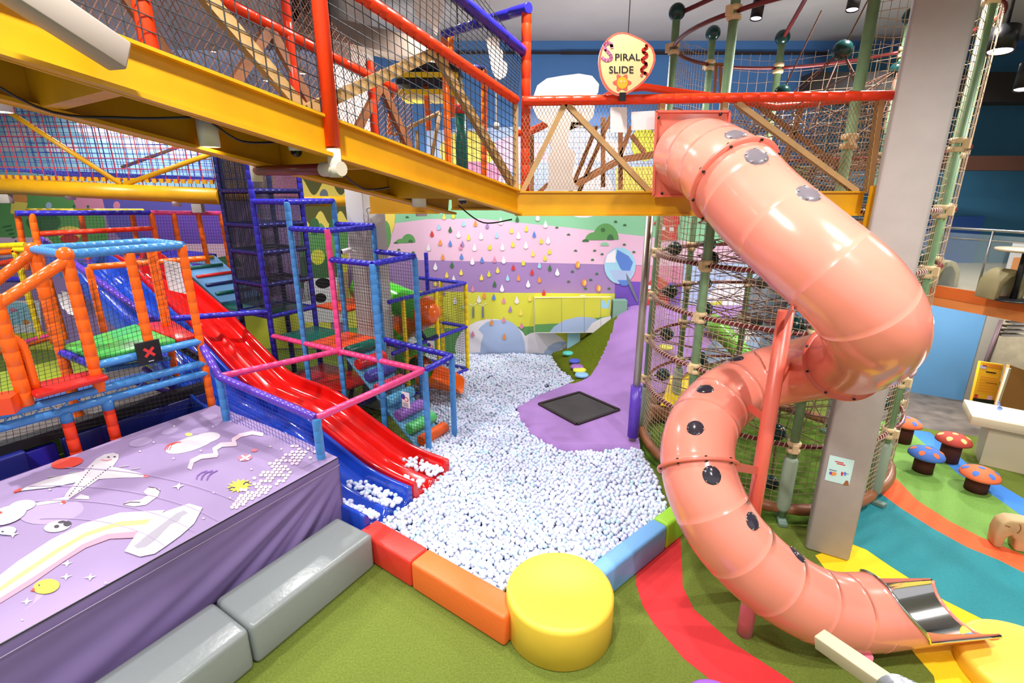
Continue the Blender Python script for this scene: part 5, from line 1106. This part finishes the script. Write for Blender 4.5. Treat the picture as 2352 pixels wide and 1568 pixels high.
b = MB(); b.prism([tq(-.2, 1.32, 1.1), tq(4.6, 1.32, 1.1), tq(4.6, 1.6, 1.1), tq(-.2, 1.6, 1.1)], UP * .1); b.build('side_pad', BPD, td_, bevel=.02)
b = MB(); b.prism([tq(-.2, 1.62, 1.1), tq(4.6, 1.62, 1.1), tq(4.6, 2.3, 1.1), tq(-.2, 2.3, 1.1)], UP * .06); b.build('jump_mesh', TRM, td_)
b = MB(); b.prism([tq(-.2, 2.32, 1.1), tq(4.6, 2.32, 1.1), tq(4.6, 3.6, 1.1), tq(-.2, 3.6, 1.1)], UP * .08); b.build('side_pad', LIMEP, td_)
b = MB(); b.prism([tq(2.4, .9, 1.16), tq(3.1, .5, 1.16), tq(3.6, 1.1, 1.16), tq(2.8, 1.5, 1.16)], UP * .02); b.build('corner_pad', ORV, td_)
bx = MB(); q = PL(8, 930, O1.x, O1.y, *E2.xy) ; bx.box(q + UP * .02, (.12, .05, 0), (-.05, .12, 0), (0, 0, .09), 0); tag(bx.build('foam_cube', [ORV]), 'orange foam cube at the left edge of the photo', 'foam cube')
# far left yellow cage
fl_ = thing('far_cage', 'far yellow and orange padded cage at the left edge behind the sloping rails', 'play cage', PY(60, 780, 8.6))
for a, c, m_ in (((33, 573), (95, 778), YEL), ((33, 573), (62, 573), YEL), ((-20, 566), (58, 562), YEL), ((-20, 582), (40, 576), ORG_), ((-10, 642), (50, 642), BLU), ((75, 600), (123, 788), ORG_), ((106, 620), (150, 780), ORG_), ((-20, 610), (40, 598), RED_O), ((118, 775), (-10, 812), ORG_), ((40, 790), (118, 770), PNK)):
    MB().pad(PY(*a, 8.6), PY(*c, 8.6), .048).build('padded_tube', m_, fl_)
b = MB(); b.net(PY(-20, 830, 8.5), PY(140, 800, 8.5), PY(90, 585, 8.5), PY(-20, 585, 8.5), 26, 34, .002); b.build('net', NETK, fl_)

# ================================================================== UPPER SLIDE DECK CAGE
uc = thing('deck_cage', 'orange post cage on the upper deck at the slide tops', 'play cage', (-7.3, 9.25, 2.7))
FX = (-7.5, 9.3); BX = (-8.6, 10.4)
def fp(x, y): return PL(x, y, *FX, *E2.xy)
def bp_(x, y): return PL(x, y, *BX, *E2.xy)
for f_, a, c in ((fp, (72, 490), (97, 612)), (fp, (347, 488), (372, 620)), (fp, (398, 490), (425, 640)), (fp, (455, 490), (494, 692)), (fp, (507, 490), (530, 618)), (bp_, (185, 488), (203, 600)), (bp_, (303, 490), (320, 590)), (bp_, (40, 490), (62, 620))):
    MB().pad(f_(*c), f_(*a), .05).build('post', ORG_, uc)
for f_, a, c, m_ in ((fp, (36, 490), (345, 488), BLU), (fp, (345, 488), (510, 490), PNK), (bp_, (60, 484), (330, 484), YEL), (fp, (90, 537), (352, 524), RED_O), (fp, (440, 609), (520, 612), PUR), (fp, (430, 596), (470, 592), ORG_)):
    MB().pad(f_(*a), f_(*c), .045).build('rail', m_, uc)
b = MB(); b.net(fp(80, 620), fp(525, 620), fp(507, 492), fp(72, 492), 60, 18, .0025); b.build('net', NETK, uc)
b = MB(); tp = Vector((-7.09, 9.0, 2.66)); b.prism([G(6.9, -1.35, 2.6), G(8.4, -1.35, 2.6), G(8.4, .95, 2.6), G(6.9, .95, 2.6)], UP * .08); b.build('deck', BLU, uc)
b = MB(); b.prism([G(5.3, .05, 1.85), G(6.95, .05, 2.62), G(6.95, .05, 2.68), G(5.3, .05, 1.92)], SQ * .85); b.build('climbing_ramp', vinyl('ramp_pale_blue', (104, 156, 204)), uc)
for k, m_ in enumerate((DGRN, NAVY, REDV, DGRN, vinyl('rung_yellow', (206, 160, 30)))):
    t = .14 + k * .19; q = G(5.3 + 1.65 * t, .1, 1.95 + .76 * t); MB().tube([q, q + SQ * .72], .035, 10).build('rung', m_, uc)
# ================================================================== ROPE BRIDGE upper left
rb = thing('rope_bridge', 'yellow pipe bridge with red and blue rope nets at upper left', 'bridge', PY(250, 440, 9.2))
YB = 9.2
MB().tube([PY(-60, 424, YB), PY(506, 452, YB)], .135, 20).build('main_pipe', BEAM, rb); MB().tube([PY(-60, 424, YB) + Vector((0, 1.3, 0)), PY(500, 452, YB) + Vector((0, 1.3, 0))], .12, 16).build('main_pipe', BEAM, rb)
for a, c, y in (((-30, 225), (280, 424), YB), ((286, 424), (494, 350), YB), ((280, 384), (440, 326), YB + 1.3)): MB().tube([PY(*a, y), PY(*c, y)], .042 if y == YB else .035, 12).build('diagonal_pipe', BEAM if y == YB else TAN, rb)
z0 = PY(250, 425, YB).z
xA, xB = PY(-60, 424, YB).x, PY(498, 440, YB).x
b = MB(); b.net((xA, YB, z0 - .02), (xB, YB, z0 - .1), (xB, YB, z0 + 1.3), (xA, YB, z0 + 1.3), 20, 8, .009); b.build('red_net', NETRED, rb)
b = MB(); b.net((xA, YB + .5, z0 + .25), (xB, YB + .5, z0 + .15), (xB, YB + .5, z0 + 1.6), (xA, YB + .5, z0 + 1.6), 40, 16, .006); b.build('blue_net', NETB, rb)
b = MB(); b.net((xA, YB + .1, z0 + .30), (xB, YB + .1, z0 + .12), (xB, YB + 1.25, z0 + .12), (xA, YB + 1.25, z0 + .30), 70, 16, .009, sag=-.12); b.build('floor_net', NETB, rb)
b = MB(); b.net((xA, YB + 1.3, z0), (xB, YB + 1.3, z0 - .1), (xB, YB + 1.3, z0 + 1.6), (xA, YB + 1.3, z0 + 1.6), 30, 10, .006); b.build('blue_net', NETB, rb)
for k in range(34):
    x = xA + (xB - xA) * (k + .5) / 34; z = z0 + (.05 - .1 * (k + .5) / 34); MB().box((x, YB, z + .1), (.035, 0, .0), (0, .02, 0), (0, 0, .035)).build('rope_clip', BEAM, rb)
cyl_lamp(PY(163, 459, YB), .075, .18, 'white cylinder lamp under the left end of the yellow pipe bridge'); cyl_lamp(PY(407, 474, YB), .07, .15, 'white cylinder lamp under the right end of the yellow pipe bridge'); cyl_lamp(PD(4, 258, 4.6), .085, .3, 'white cylinder lamp cut by the left edge under the ramp')
for x, y, lab in ((14, 456, 'small grey junction box under the pipe bridge by the left edge'), (455, 478, 'small grey junction box under the pipe bridge by the net tower')):
    b = MB(); q = PY(x, y, YB); b.box(q, (.09, 0, 0), (0, .05, 0), (0, 0, .08)); b.bar(q + UP * .08, q + UP * .2, .02, .02, (0, 1, 0)); tag(b.build('junction_box', GRY, bevel=.01), lab, 'box')

# ================================================================== SIGN, CUT-OUTS, NOTICES ON THE WALKWAY
sg = thing('spiral_slide_sign', 'egg shaped cream sign reading SPIRAL SLIDE hung above the orange rail', 'sign', PY(1440, 220, 5.12)); YS = 5.12
def S_(x, y, k=0): return PY(1360 + x / 9.225, 60 + y / 9.225, YS - .0012 * k)
OUT = [(640, 125), (760, 145), (900, 200), (1050, 270), (1180, 350), (1290, 460), (1340, 600), (1345, 720), (1310, 850), (1240, 1000), (1130, 1150), (1000, 1270), (860, 1370), (740, 1440), (620, 1480), (520, 1465), (420, 1420), (320, 1340), (240, 1220), (180, 1080), (150, 930), (135, 780), (145, 640), (180, 500), (240, 370), (330, 260), (430, 180), (530, 140)]
CRM = mat('sign_cream', (226, 198, 140), .5); SCO = mat('sign_coral', (226, 96, 76), .5); SPK = mat('sign_pink', (206, 126, 168), .5); SRD = mat('sign_squiggle_red', (186, 26, 26), .5); STX = mat('sign_black', (24, 32, 40), .5); SYL = mat('sign_yellow', (226, 172, 20), .5)
b = MB(); b.prism([S_(x, y) for x, y in OUT], (0, .03, 0), 1, 2); cx_, cy_ = 740, 800
b.poly([S_(cx_ + (x - cx_) * .925, cy_ + (y - cy_) * .935, 1) for x, y in OUT], 0); b.build('board', [CRM, SCO, WHT], sg)
b = MB()
def sline(px, wd, mi, k):
    for (x0, y0), (x1, y1) in zip(px, px[1:]):
        d = Vector((x1 - x0, y1 - y0)).normalized(); n = Vector((-d.y, d.x)) * wd; e = d * wd * .6
        b.poly([S_(x0 - e.x + n.x, y0 - e.y + n.y, k), (S_(x1 + e.x + n.x, y1 + e.y + n.y, k)), S_(x1 + e.x - n.x, y1 + e.y - n.y, k), S_(x0 - e.x - n.x, y0 - e.y - n.y, k)], mi)
cm2 = lambda P: [(q.x, q.y) for q in catmull([Vector((x, y, 0)) for x, y in P], 5)]
sline(cm2([(420, 450), (400, 380), (340, 360), (275, 400), (275, 470), (340, 550), (395, 620), (400, 680), (350, 715), (280, 715), (220, 670)]), 34, 1, 3)
sline(cm2([(1150, 400), (1150, 455), (1085, 500), (1090, 545), (1150, 590), (1145, 640), (1070, 700), (1080, 745), (1140, 790), (1130, 840), (1060, 900), (1060, 960), (1150, 1010)]), 32, 2, 3)
b.poly([S_(635 + (165 + 35 * math.cos(6 * a)) * math.cos(a), 1200 + (165 + 35 * math.cos(6 * a)) * math.sin(a), 2) for a in (2 * math.pi * k / 60 for k in range(60))], 3)
b.poly([S_(640 + 112 * math.cos(a), 1200 + 128 * math.sin(a), 3) for a in (2 * math.pi * k / 30 for k in range(30))], 4)
b.text('PIRAL', 205, lambda x, y: S_(476 + x * 1.05, 725 - y, 3), 0, 'LEFT', 2); b.text('SLIDE', 212, lambda x, y: S_(352 + x * 1.02, 995 - y, 3), 0, 'LEFT', 2)
b.text('4+', 130, lambda x, y: S_(648 + x, 1215 - y, 4), 5, 'CENTER', 2); b.text('yrs', 60, lambda x, y: S_(645 + x, 1270 - y, 4), 5, 'CENTER', 1)
b.poly([S_(1048 + 30 * math.cos(a), 1045 + 30 * math.sin(a), 3) for a in (2 * math.pi * k / 14 for k in range(14))], 2); b.poly([S_(1050 + 17 * math.cos(a), 1050 + 17 * math.sin(a), 4) for a in (2 * math.pi * k / 14 for k in range(14))], 1)
for x in (325, 365): b.poly([S_(x, 300, 3), S_(x + 10, 330, 3), S_(x - 10, 330, 3)], 0)
b.build('lettering', [STX, SPK, SRD, SCO, SYL, CRM], sg)
MB().tube([S_(765, 145), S_(765, 145) + UP * 1.5], .004, 5).build('hanging_wire', BLK, sg); b = MB(); b.box(S_(640, 1500), (.03, 0, 0), (0, .02, 0), (0, 0, .035)); b.build('clamp', BLK, sg)
CUT = mat('cutout_white', (212, 202, 194), .6)
def cutout(px, y, lab, name):
    b = MB(); b.prism([PY(a, c, y) for a, c in px], (0, .04, 0)); tq_ = max((PY(a, c, y) for a, c in px), key=lambda q: q.z)
    if name == 'hanging_cutout': b.tube([tq_ + Vector((0, .02, -.02)), Vector((tq_.x, tq_.y + .02, 6.96))], .004, 5)
    return tag(b.build(name, CUT), lab, 'cut-out')
cutout([(1224, 225), (1234, 196), (1256, 180), (1290, 174), (1330, 169), (1360, 174), (1376, 193), (1374, 212), (1364, 226), (1366, 252), (1362, 268), (1350, 282), (1342, 293), (1322, 292), (1312, 280), (1316, 264), (1308, 300), (1304, 338), (1322, 348), (1321, 370), (1315, 395), (1318, 420), (1330, 430), (1325, 437), (1255, 440), (1262, 400), (1258, 360), (1266, 345), (1262, 310), (1258, 286), (1236, 272), (1224, 250)], 6.3, 'white flat tree shaped cut-out standing behind the bridge mesh', 'tree_cutout')
cutout([(880 + x / 6.53, y / 6.53) for x, y in ((1540, 590), (1600, 550), (1700, 550), (1740, 600), (1740, 720), (1780, 745), (1800, 790), (1790, 900), (1860, 940), (1865, 1050), (1830, 1150), (1750, 1190), (1680, 1150), (1630, 1050), (1600, 880), (1570, 720))], 9.0, 'white cactus-like cut-out hanging before the blue upper wall', 'hanging_cutout')
cutout([(880 + x / 6.53, y / 6.53) for x, y in ((430, -120), (920, -120), (900, 150), (850, 360), (800, 530), (750, 470), (710, 360), (620, 300), (480, 230))], 9.0, 'white pointed cut-out hanging behind the ramp net at top', 'hanging_cutout')
for q4, lab in ((((1402, 246), (1440, 246), (1440, 304), (1402, 304)), 'white upright notice tied to the bridge mesh'), (((1450, 257), (1504, 254), (1505, 297), (1450, 299)), 'white wide notice tied to mesh next to the slide plate')):
    b = MB(); b.prism([PY(x, y, 5.165) for x, y in q4], (0, .008, 0)); tag(b.build('mesh_notice', PAPER), lab, 'notice')
# card on the grey column
cn = Vector((-(cb - ca).y, (cb - ca).x, 0)).normalized(); cn = cn if cn.y < 0 else -cn
def cp(x, y, k=0): q = PL(x, y, ca.x, ca.y, *(cb - ca).xy); return q + cn * (.004 + .001 * k)
b = MB(); b.prism([cp(1906, 1044), cp(1963, 1057), cp(1950, 1115), cp(1894, 1101)], cn * .002, 0)
for k, (x0, y0, x1, y1, m_) in enumerate(((1918, 1057, 1938, 1062, 1), (1922, 1062, 1942, 1067, 1), (1905, 1076, 1922, 1080, 3), (1936, 1084, 1950, 1087, 3))):
    b.poly([cp(x0, y0, 4), cp(x1, y0 + (x1 - x0) * .23, 4), cp(x1 - .6, y1 + (x1 - x0) * .1, 4), cp(x0 - .6, y0 + 2.2, 4)], m_)
b.poly([cp(1914 + 8 * math.cos(a), 1087 + 4.5 * math.sin(a), 5) for a in (k * .42 for k in range(15))], 2); b.poly([cp(1908 + 3.5 * math.cos(a), 1085 + 3.5 * math.sin(a), 6) for a in (k * .42 for k in range(15))], 4)
for x, m_ in ((1934, 1), (1941, 5)): b.poly([cp(x + 2.6 * math.cos(a), 1087 + 5 * math.sin(a), 5) for a in (k * .42 for k in range(15))], m_)
b.poly([cp(1936, 1112, 5), cp(1943, 1102, 5), cp(1948, 1103, 5), cp(1950, 1114, 5)], 6)
tag(b.build('rules_card', [mat('card_aqua', (196, 232, 226), .5), MR, MO, GYM, VI, MB_, BRN]), 'pale aqua rules card stuck on the grey column', 'sign')

# ================================================================== LAMPS UNDER THE CEILING
def can_lamp(c, r, h, lab, lens, body, tilt=(0, 0, 1)):
    c = Vector(c); t = thing('spotlight', lab, 'lamp', c); ax = Vector(tilt).normalized()
    MB().lathe([(r * .86, .02), (r, 0), (r, h), (r * .5, h + .02), (0, h + .02)], c, 22, 0, True, ax).build('housing', body, t); MB().lathe([(0, .012), (r * .86, .012)], c, 20, 0, True, ax).build('lens', lens, t)
    e_ = c + ax * h; MB().tube([e_, Vector((e_.x, e_.y, 6.95))], .018, 8).build('hanger', body, t); return t
for px, py, y, r, h, lab in ((1736, 44, 7.6, .075, .22, 'black spotlight with purple lens left of the tower top'), (1957, 24, 7.4, .075, .22, 'black spotlight with purple lens between the two thick poles'), (2296, 120, 6.4, .13, .26, 'large black spotlight at the upper right'), (2350, 207, 6.6, .1, .3, 'black spotlight cut by the right edge')):
    can_lamp(PY(px, py, y), r, h, lab, LAMPP, BLK, (.12, .1, 1))
for px, py, r, lab in ((875, 128, .1, 'lit ceiling lamp seen through the ramp net, brightest one'), (693, 170, .08, 'lit ceiling lamp left of the orange ramp post'), (613, 187, .08, 'lit ceiling lamp beside the tan truss brace'), (490, 120, .06, 'faint lit ceiling lamp farthest left behind the ramp net'), (1140, 296, .06, 'small lit lamp below the bridge rail near the corner')):
    can_lamp(PY(px, py, 10.4), r, .1, lab, LAMPE, GRY)
q = PZ(2215, 712, 2.1); ml_ = thing('mezzanine_lamp', 'bright round lamp under the orange mezzanine edge', 'lamp', q); MB().lathe([(0, 0), (.06, .0), (.075, .02), (.075, .12), (0, .12)], q, 20).build('housing', WHT, ml_); MB().lathe([(0, -.012), (.055, -.004)], q, 20).build('lens', mat('bright_lens', (255, 255, 255), .5, emit=((255, 250, 240), 60)), ml_)
l = bpy.data.lights.new('mezzanine_glow', 'POINT'); l.energy = 130; l.shadow_soft_size = .08; lo = bpy.data.objects.new('mezzanine_glow', l); COL.objects.link(lo); lo.location = q - UP * .12
l2 = bpy.data.lights.new('corridor_fill', 'POINT'); l2.energy = 90; l2.shadow_soft_size = .1; lo2 = bpy.data.objects.new('corridor_fill', l2); COL.objects.link(lo2); lo2.location = (10.6, 8.4, 2.0)  # added fill light with no fixture, brightens the brick corridor
b = MB(); b.bar(PY(700, 60, 8.8), PY(1010, 130, 8.8), .5, .3); tag(b.build('ceiling_duct', mat('duct_grey', (120, 104, 92), .6)), 'grey brown ceiling duct behind the ramp net', 'duct')
b = MB(); b.lathe([(.3, 0), (.3, .45), (0, .45)], PY(700, 40, 8.5), 24); tag(b.build('ceiling_speaker', BLK), 'dark round ceiling unit behind the ramp net', 'ceiling unit')
# platforms of the far climbing frame behind the ramp
fc_ = thing('climbing_tower', 'far orange and navy climbing frame seen through the ramp net', 'climbing frame', PY(1000, 440, 8.2))
for a, c, m_ in (((1035, 80), (1040, 270), ORG_), ((975, 150), (985, 300), ORG_), ((1112, 160), (1112, 447), ORG_), ((900, 215), (895, 310), ORG_), ((1088, 155), (1115, 160), NAVY)): MB().pad(PY(*c, 8.2), PY(*a, 8.2), .045).build('post', m_, fc_)
for y, m_ in ((165, BLKV), (185, YEL), (200, BLKV), (222, YEL)): b = MB(); b.box(PY(990, y, 8.4), (.45, 0, 0), (0, .4, 0), (0, 0, .035)); b.build('platform', m_, fc_)
pb2 = thing('punch_bag', 'hanging red and green padded bag behind the ramp net', 'punch bag', PY(1058, 400, 7.6)); MB().tube([PY(1056, 240, 7.6), PY(1057, 262, 7.6)], .075, 16).build('red_top', REDV, pb2); MB().tube([PY(1057, 262, 7.6), PY(1062, 400, 7.6)], .08, 16).build('green_body', DGRN, pb2); MB().tube([PY(1056, 240, 7.6), Vector((PY(1056, 240, 7.6).x, 7.6, 6.95))], .008, 6).build('strap', BLK, pb2)
for a, c in (((905, 310), (1010, 258)), ((1010, 258), (990, 370)), ((920, 320), (920, 380)), ((958, 300), (960, 380))): b = MB(); b.tube([PY(*a, 7.9), PY(*c, 7.9)], .03, 8); b.build('guard_rail', TAN, fc_)

# ================================================================== RIGHT SIDE OBJECTS
STM = mat('mushroom_stem', (84, 32, 26), .85, noise=.15, nscale=60)
MOR = mat('mushroom_orange', (236, 112, 66), .8); MBL = mat('mushroom_blue', (70, 114, 196), .8); MRD = mat('mushroom_red', (176, 60, 46), .8); MYD = mat('mushroom_cream_dot', (236, 190, 120), .8)
def mushroom(px, py, h, cr, sr, mc, mdot, lab):
    p = PZ(px, py, 0); t = thing('mushroom_stool', lab, 'stool', p, 'mushroom stools')
    MB().lathe([(0, 0), (sr, 0), (sr, h - .1), (0, h - .1)], p, 28).build('stem', STM, t)
    b = MB(); prf = [(0, h - .13), (cr * .85, h - .13), (cr, h - .115), (cr * .985, h - .085), (cr * .85, h - .04), (cr * .6, h - .01), (cr * .3, h + .008), (0, h + .012)]; b.lathe(prf, p, 36, 0)
    def capz(r):
        for (r1, z1), (r0, z0) in zip(prf[2:], prf[3:]):
            if r0 <= r <= r1: return z0 + (z1 - z0) * (r - r0) / max(1e-6, r1 - r0)
        return prf[-1][1]
    for k in range(7):
        a = k * 2 * math.pi / 6 + .5 if k < 6 else 0; rr = cr * .74 if k < 6 else 0; dr_ = cr * .17
        def dp(i, j):
            x = rr * math.cos(a) + dr_ * i * math.cos(6.283 * j); y = rr * math.sin(a) + dr_ * i * math.sin(6.283 * j); return p + Vector((x, y, capz(min(cr * .99, math.hypot(x, y))) + .004))
        b.grid(dp, 3, 14, 1)
    b.build('cap', [mc, mdot], t); return t
mushroom(2072, 1014, .43, .21, .12, MOR, MBL, 'orange mushroom stool with blue dots farthest back by the grey floor'); mushroom(2118, 1081, .37, .225, .125, MBL, MOR, 'blue mushroom stool with orange dots'); mushroom(2177, 1058, .45, .225, .125, MRD, MYD, 'red mushroom stool with cream dots on the blue stripe'); mushroom(2240, 1125, .34, .225, .13, MOR, MBL, 'orange mushroom stool with blue dots nearest the wooden elephant')
# wooden elephant
WOOD = mat('light_wood', (206, 172, 122), .55, noise=.2, nscale=5); e0 = PZ(2305, 1252, 0); el_ = thing('wooden_elephant', 'small light wooden elephant stool cut by the right edge', 'toy elephant', e0)
ed_ = Vector((.93, -.36, 0)).normalized(); en_ = Vector((-ed_.y, ed_.x, 0))
prof_e = [(-.13, 0), (-.15, .2), (-.13, .33), (-.06, .39), (.06, .4), (.4, .38), (.52, .32), (.55, .18), (.55, 0), (.38, 0), (.36, .13), (.3, .18), (.22, .13), (.2, 0), (.06, 0), (.04, .14), (.0, .19), (-.04, .15), (-.05, 0)]
b = MB(); b.prism([e0 + ed_ * x + UP * z - en_ * .09 for x, z in prof_e], en_ * .18); b.build('body', WOOD, el_, bevel=.03, bseg=3)
b = MB(); f_ = lambda x, z: e0 + ed_ * x + UP * z - en_ * .092
b.tube([f_(.0 + .05 * math.cos(a), .3 + .07 * math.sin(a)) for a in (-.9 + k * .22 for k in range(10))], .005, 6); b.tube([f_(-.09 + .014 * k, .31 + .006 * math.sin(k * 1.5)) for k in range(4)], .006, 6); b.build('carved_lines', BRN, el_)
# light table
lt = thing('light_table', 'cream activity table with glowing white top at the right edge', 'table', PZ(2260, 1000, 0)); CRT = mat('table_cream', (214, 196, 164), .5)
t0, t1 = PZ(2214, 916, .78), PZ(2233, 955, .78); dv = (PZ(2352, 978, .78) - t1).normalized(); dw = (t0 - t1)
b = MB(); b.prism([t1 - UP * .14, t1 + dv * 1.8 - UP * .14, t1 + dv * 1.8 + dw * .9 - UP * .14, t0 - UP * .14], UP * .14); b.build('tray', CRT, lt, bevel=.01)
b = MB(); o_ = dv * .05 + dw * .06; b.prism([t1 + o_ + UP * .002, t1 + dv * 1.7 + dw * .06 + UP * .002, t1 + dv * 1.7 + dw * .84 + UP * .002, t0 + dv * .05 - dw * .08 + UP * .002], UP * .006); b.build('lit_top', mat('lit_table_top', (250, 250, 255), .3, emit=((250, 252, 255), 1.2)), lt)
b = MB(); q0 = t1 + dv * .25 + dw * .15; b.prism([Vector((p.x, p.y, 0)) for p in (q0, q0 + dv * 1.4, q0 + dv * 1.4 + dw * .6, q0 + dw * .6)], UP * .64); b.build('pedestal', CRT, lt)
b = MB(); q = PZ(2295, 942, .79); b.ball(q + UP * .03, .035, 2); b.tube([q + UP * .03, q + Vector((-.03, .02, .14))], .014, 8); tag(b.build('toy_shaker', mat('toy_blue_grey', (120, 140, 190), .3)), 'small blue grey toy standing on the glowing table', 'toy')
ib = thing('info_board', 'upright yellow information board behind the glowing table', 'board', PZ(2250, 925, .3)); b = MB(); iq = [PY(x, y, 8.3) for x, y in ((2232, 922), (2283, 928), (2306, 838), (2253, 830))]; b.prism(iq, (0, .05, 0), 0)
fi = lambda i, j: (iq[0] * (1 - i) + iq[1] * i) * (1 - j) + (iq[3] * (1 - i) + iq[2] * i) * j - Vector((0, .004, 0))
def ibx(i0, i1, j0, j1, m_): b.poly([fi(i0, j0), fi(i1, j0), fi(i1, j1), fi(i0, j1)], m_)
ibx(.02, .98, .0, .1, 3); ibx(.1, .9, .9, .97, 1); ibx(.0, .28, .84, .92, 2); ibx(.3, .75, .76, .79, 3); ibx(.4, .9, .5, .52, 3)
for k in range(6): ibx(.12, .85, .28 + k * .07, .3 + k * .07, 1)
ibx(.62, .85, .1, .2, 4); ibx(.05, .2, .1, .2, 5)
b.build('panel', [mat('board_yellow', (240, 182, 40), .5), mat('board_orange', (228, 140, 40), .5), mat('board_lilac', (190, 180, 214), .5), BLK, PK, MR], ib); b = MB(); b.bar(fi(.5, 0) + Vector((.0, .06, -.5)), fi(.5, .2) + Vector((0, .06, 0)), .05, .04, (0, 1, 0)); b.build('stand', GRY, ib)
ch = thing('brown_partition', 'brown upholstered partition panel right of the yellow board', 'partition', PY(2330, 930, 8.0)); b = MB(); b.prism([PY(x, y, 8.0) for x, y in ((2290, 930), (2400, 955), (2410, 870), (2320, 838))], (0, .06, 0)); b.build('panel', mat('brown_fabric', (176, 120, 62), .8), ch); b = MB(); b.bar(PY(2290, 930, 7.98), PY(2318, 845, 7.98), .04, .04, (0, 1, 0)); b.build('edge_trim', CRT, ch)
st = thing('far_stairs', 'far metal staircase with handrail before the pale brick wall', 'stairs', PY(2310, 820, 9.0)); MB().tube([PY(2262, 835, 9.0), PY(2300, 735, 9.0)], .03, 8).build('handrail', mat('stair_mauve', (130, 104, 112), .5), st)
for k in range(5): b = MB(); b.box(PY(2318 + k * 9, 768 - k * 9, 9.1), (.2, 0, 0), (0, .1, 0), (0, 0, .015)); b.build('tread', mat('stair_grey', (120, 112, 104), .6), st)
# foreground arm at the lower right
fa_ = thing('foreground_arm', 'beige beam with silver wrapped end in the lower right foreground', 'beam', PD(2000, 1540, 2.4)); p_, q_ = PD(1882, 1466, 2.75), PD(2090, 1610, 2.35); BGE = mat('beige_paint', (196, 180, 148), .55)
b = MB(); b.bar(p_, q_, .085, .085, (-.3, .3, 1)); b.build('beam', BGE, fa_, bevel=.006); r_ = PD(2052, 1577, 2.4)
MB().grid(lambda i, j: r_.lerp(q_, i) + Vector((math.cos(6.283 * j) * .07 + .05 * i, .02, math.sin(6.283 * j) * .06 + .01 * math.sin(i * 30))), 10, 16).build('silver_wrap', mat('silver_foil', (180, 182, 190), .35, metal=.8), fa_)
for px, py, m_, lab in ((1480, 842, REDV, 'tiny red ball on the purple mound beside the foam sleeve'), (1475, 823, DGRN, 'tiny green ball on the purple mound behind the pole')): p = hit(px, py); tag(MB().ball(p + UP * .03, .03, 2).build('loose_ball', m_), lab, 'ball')
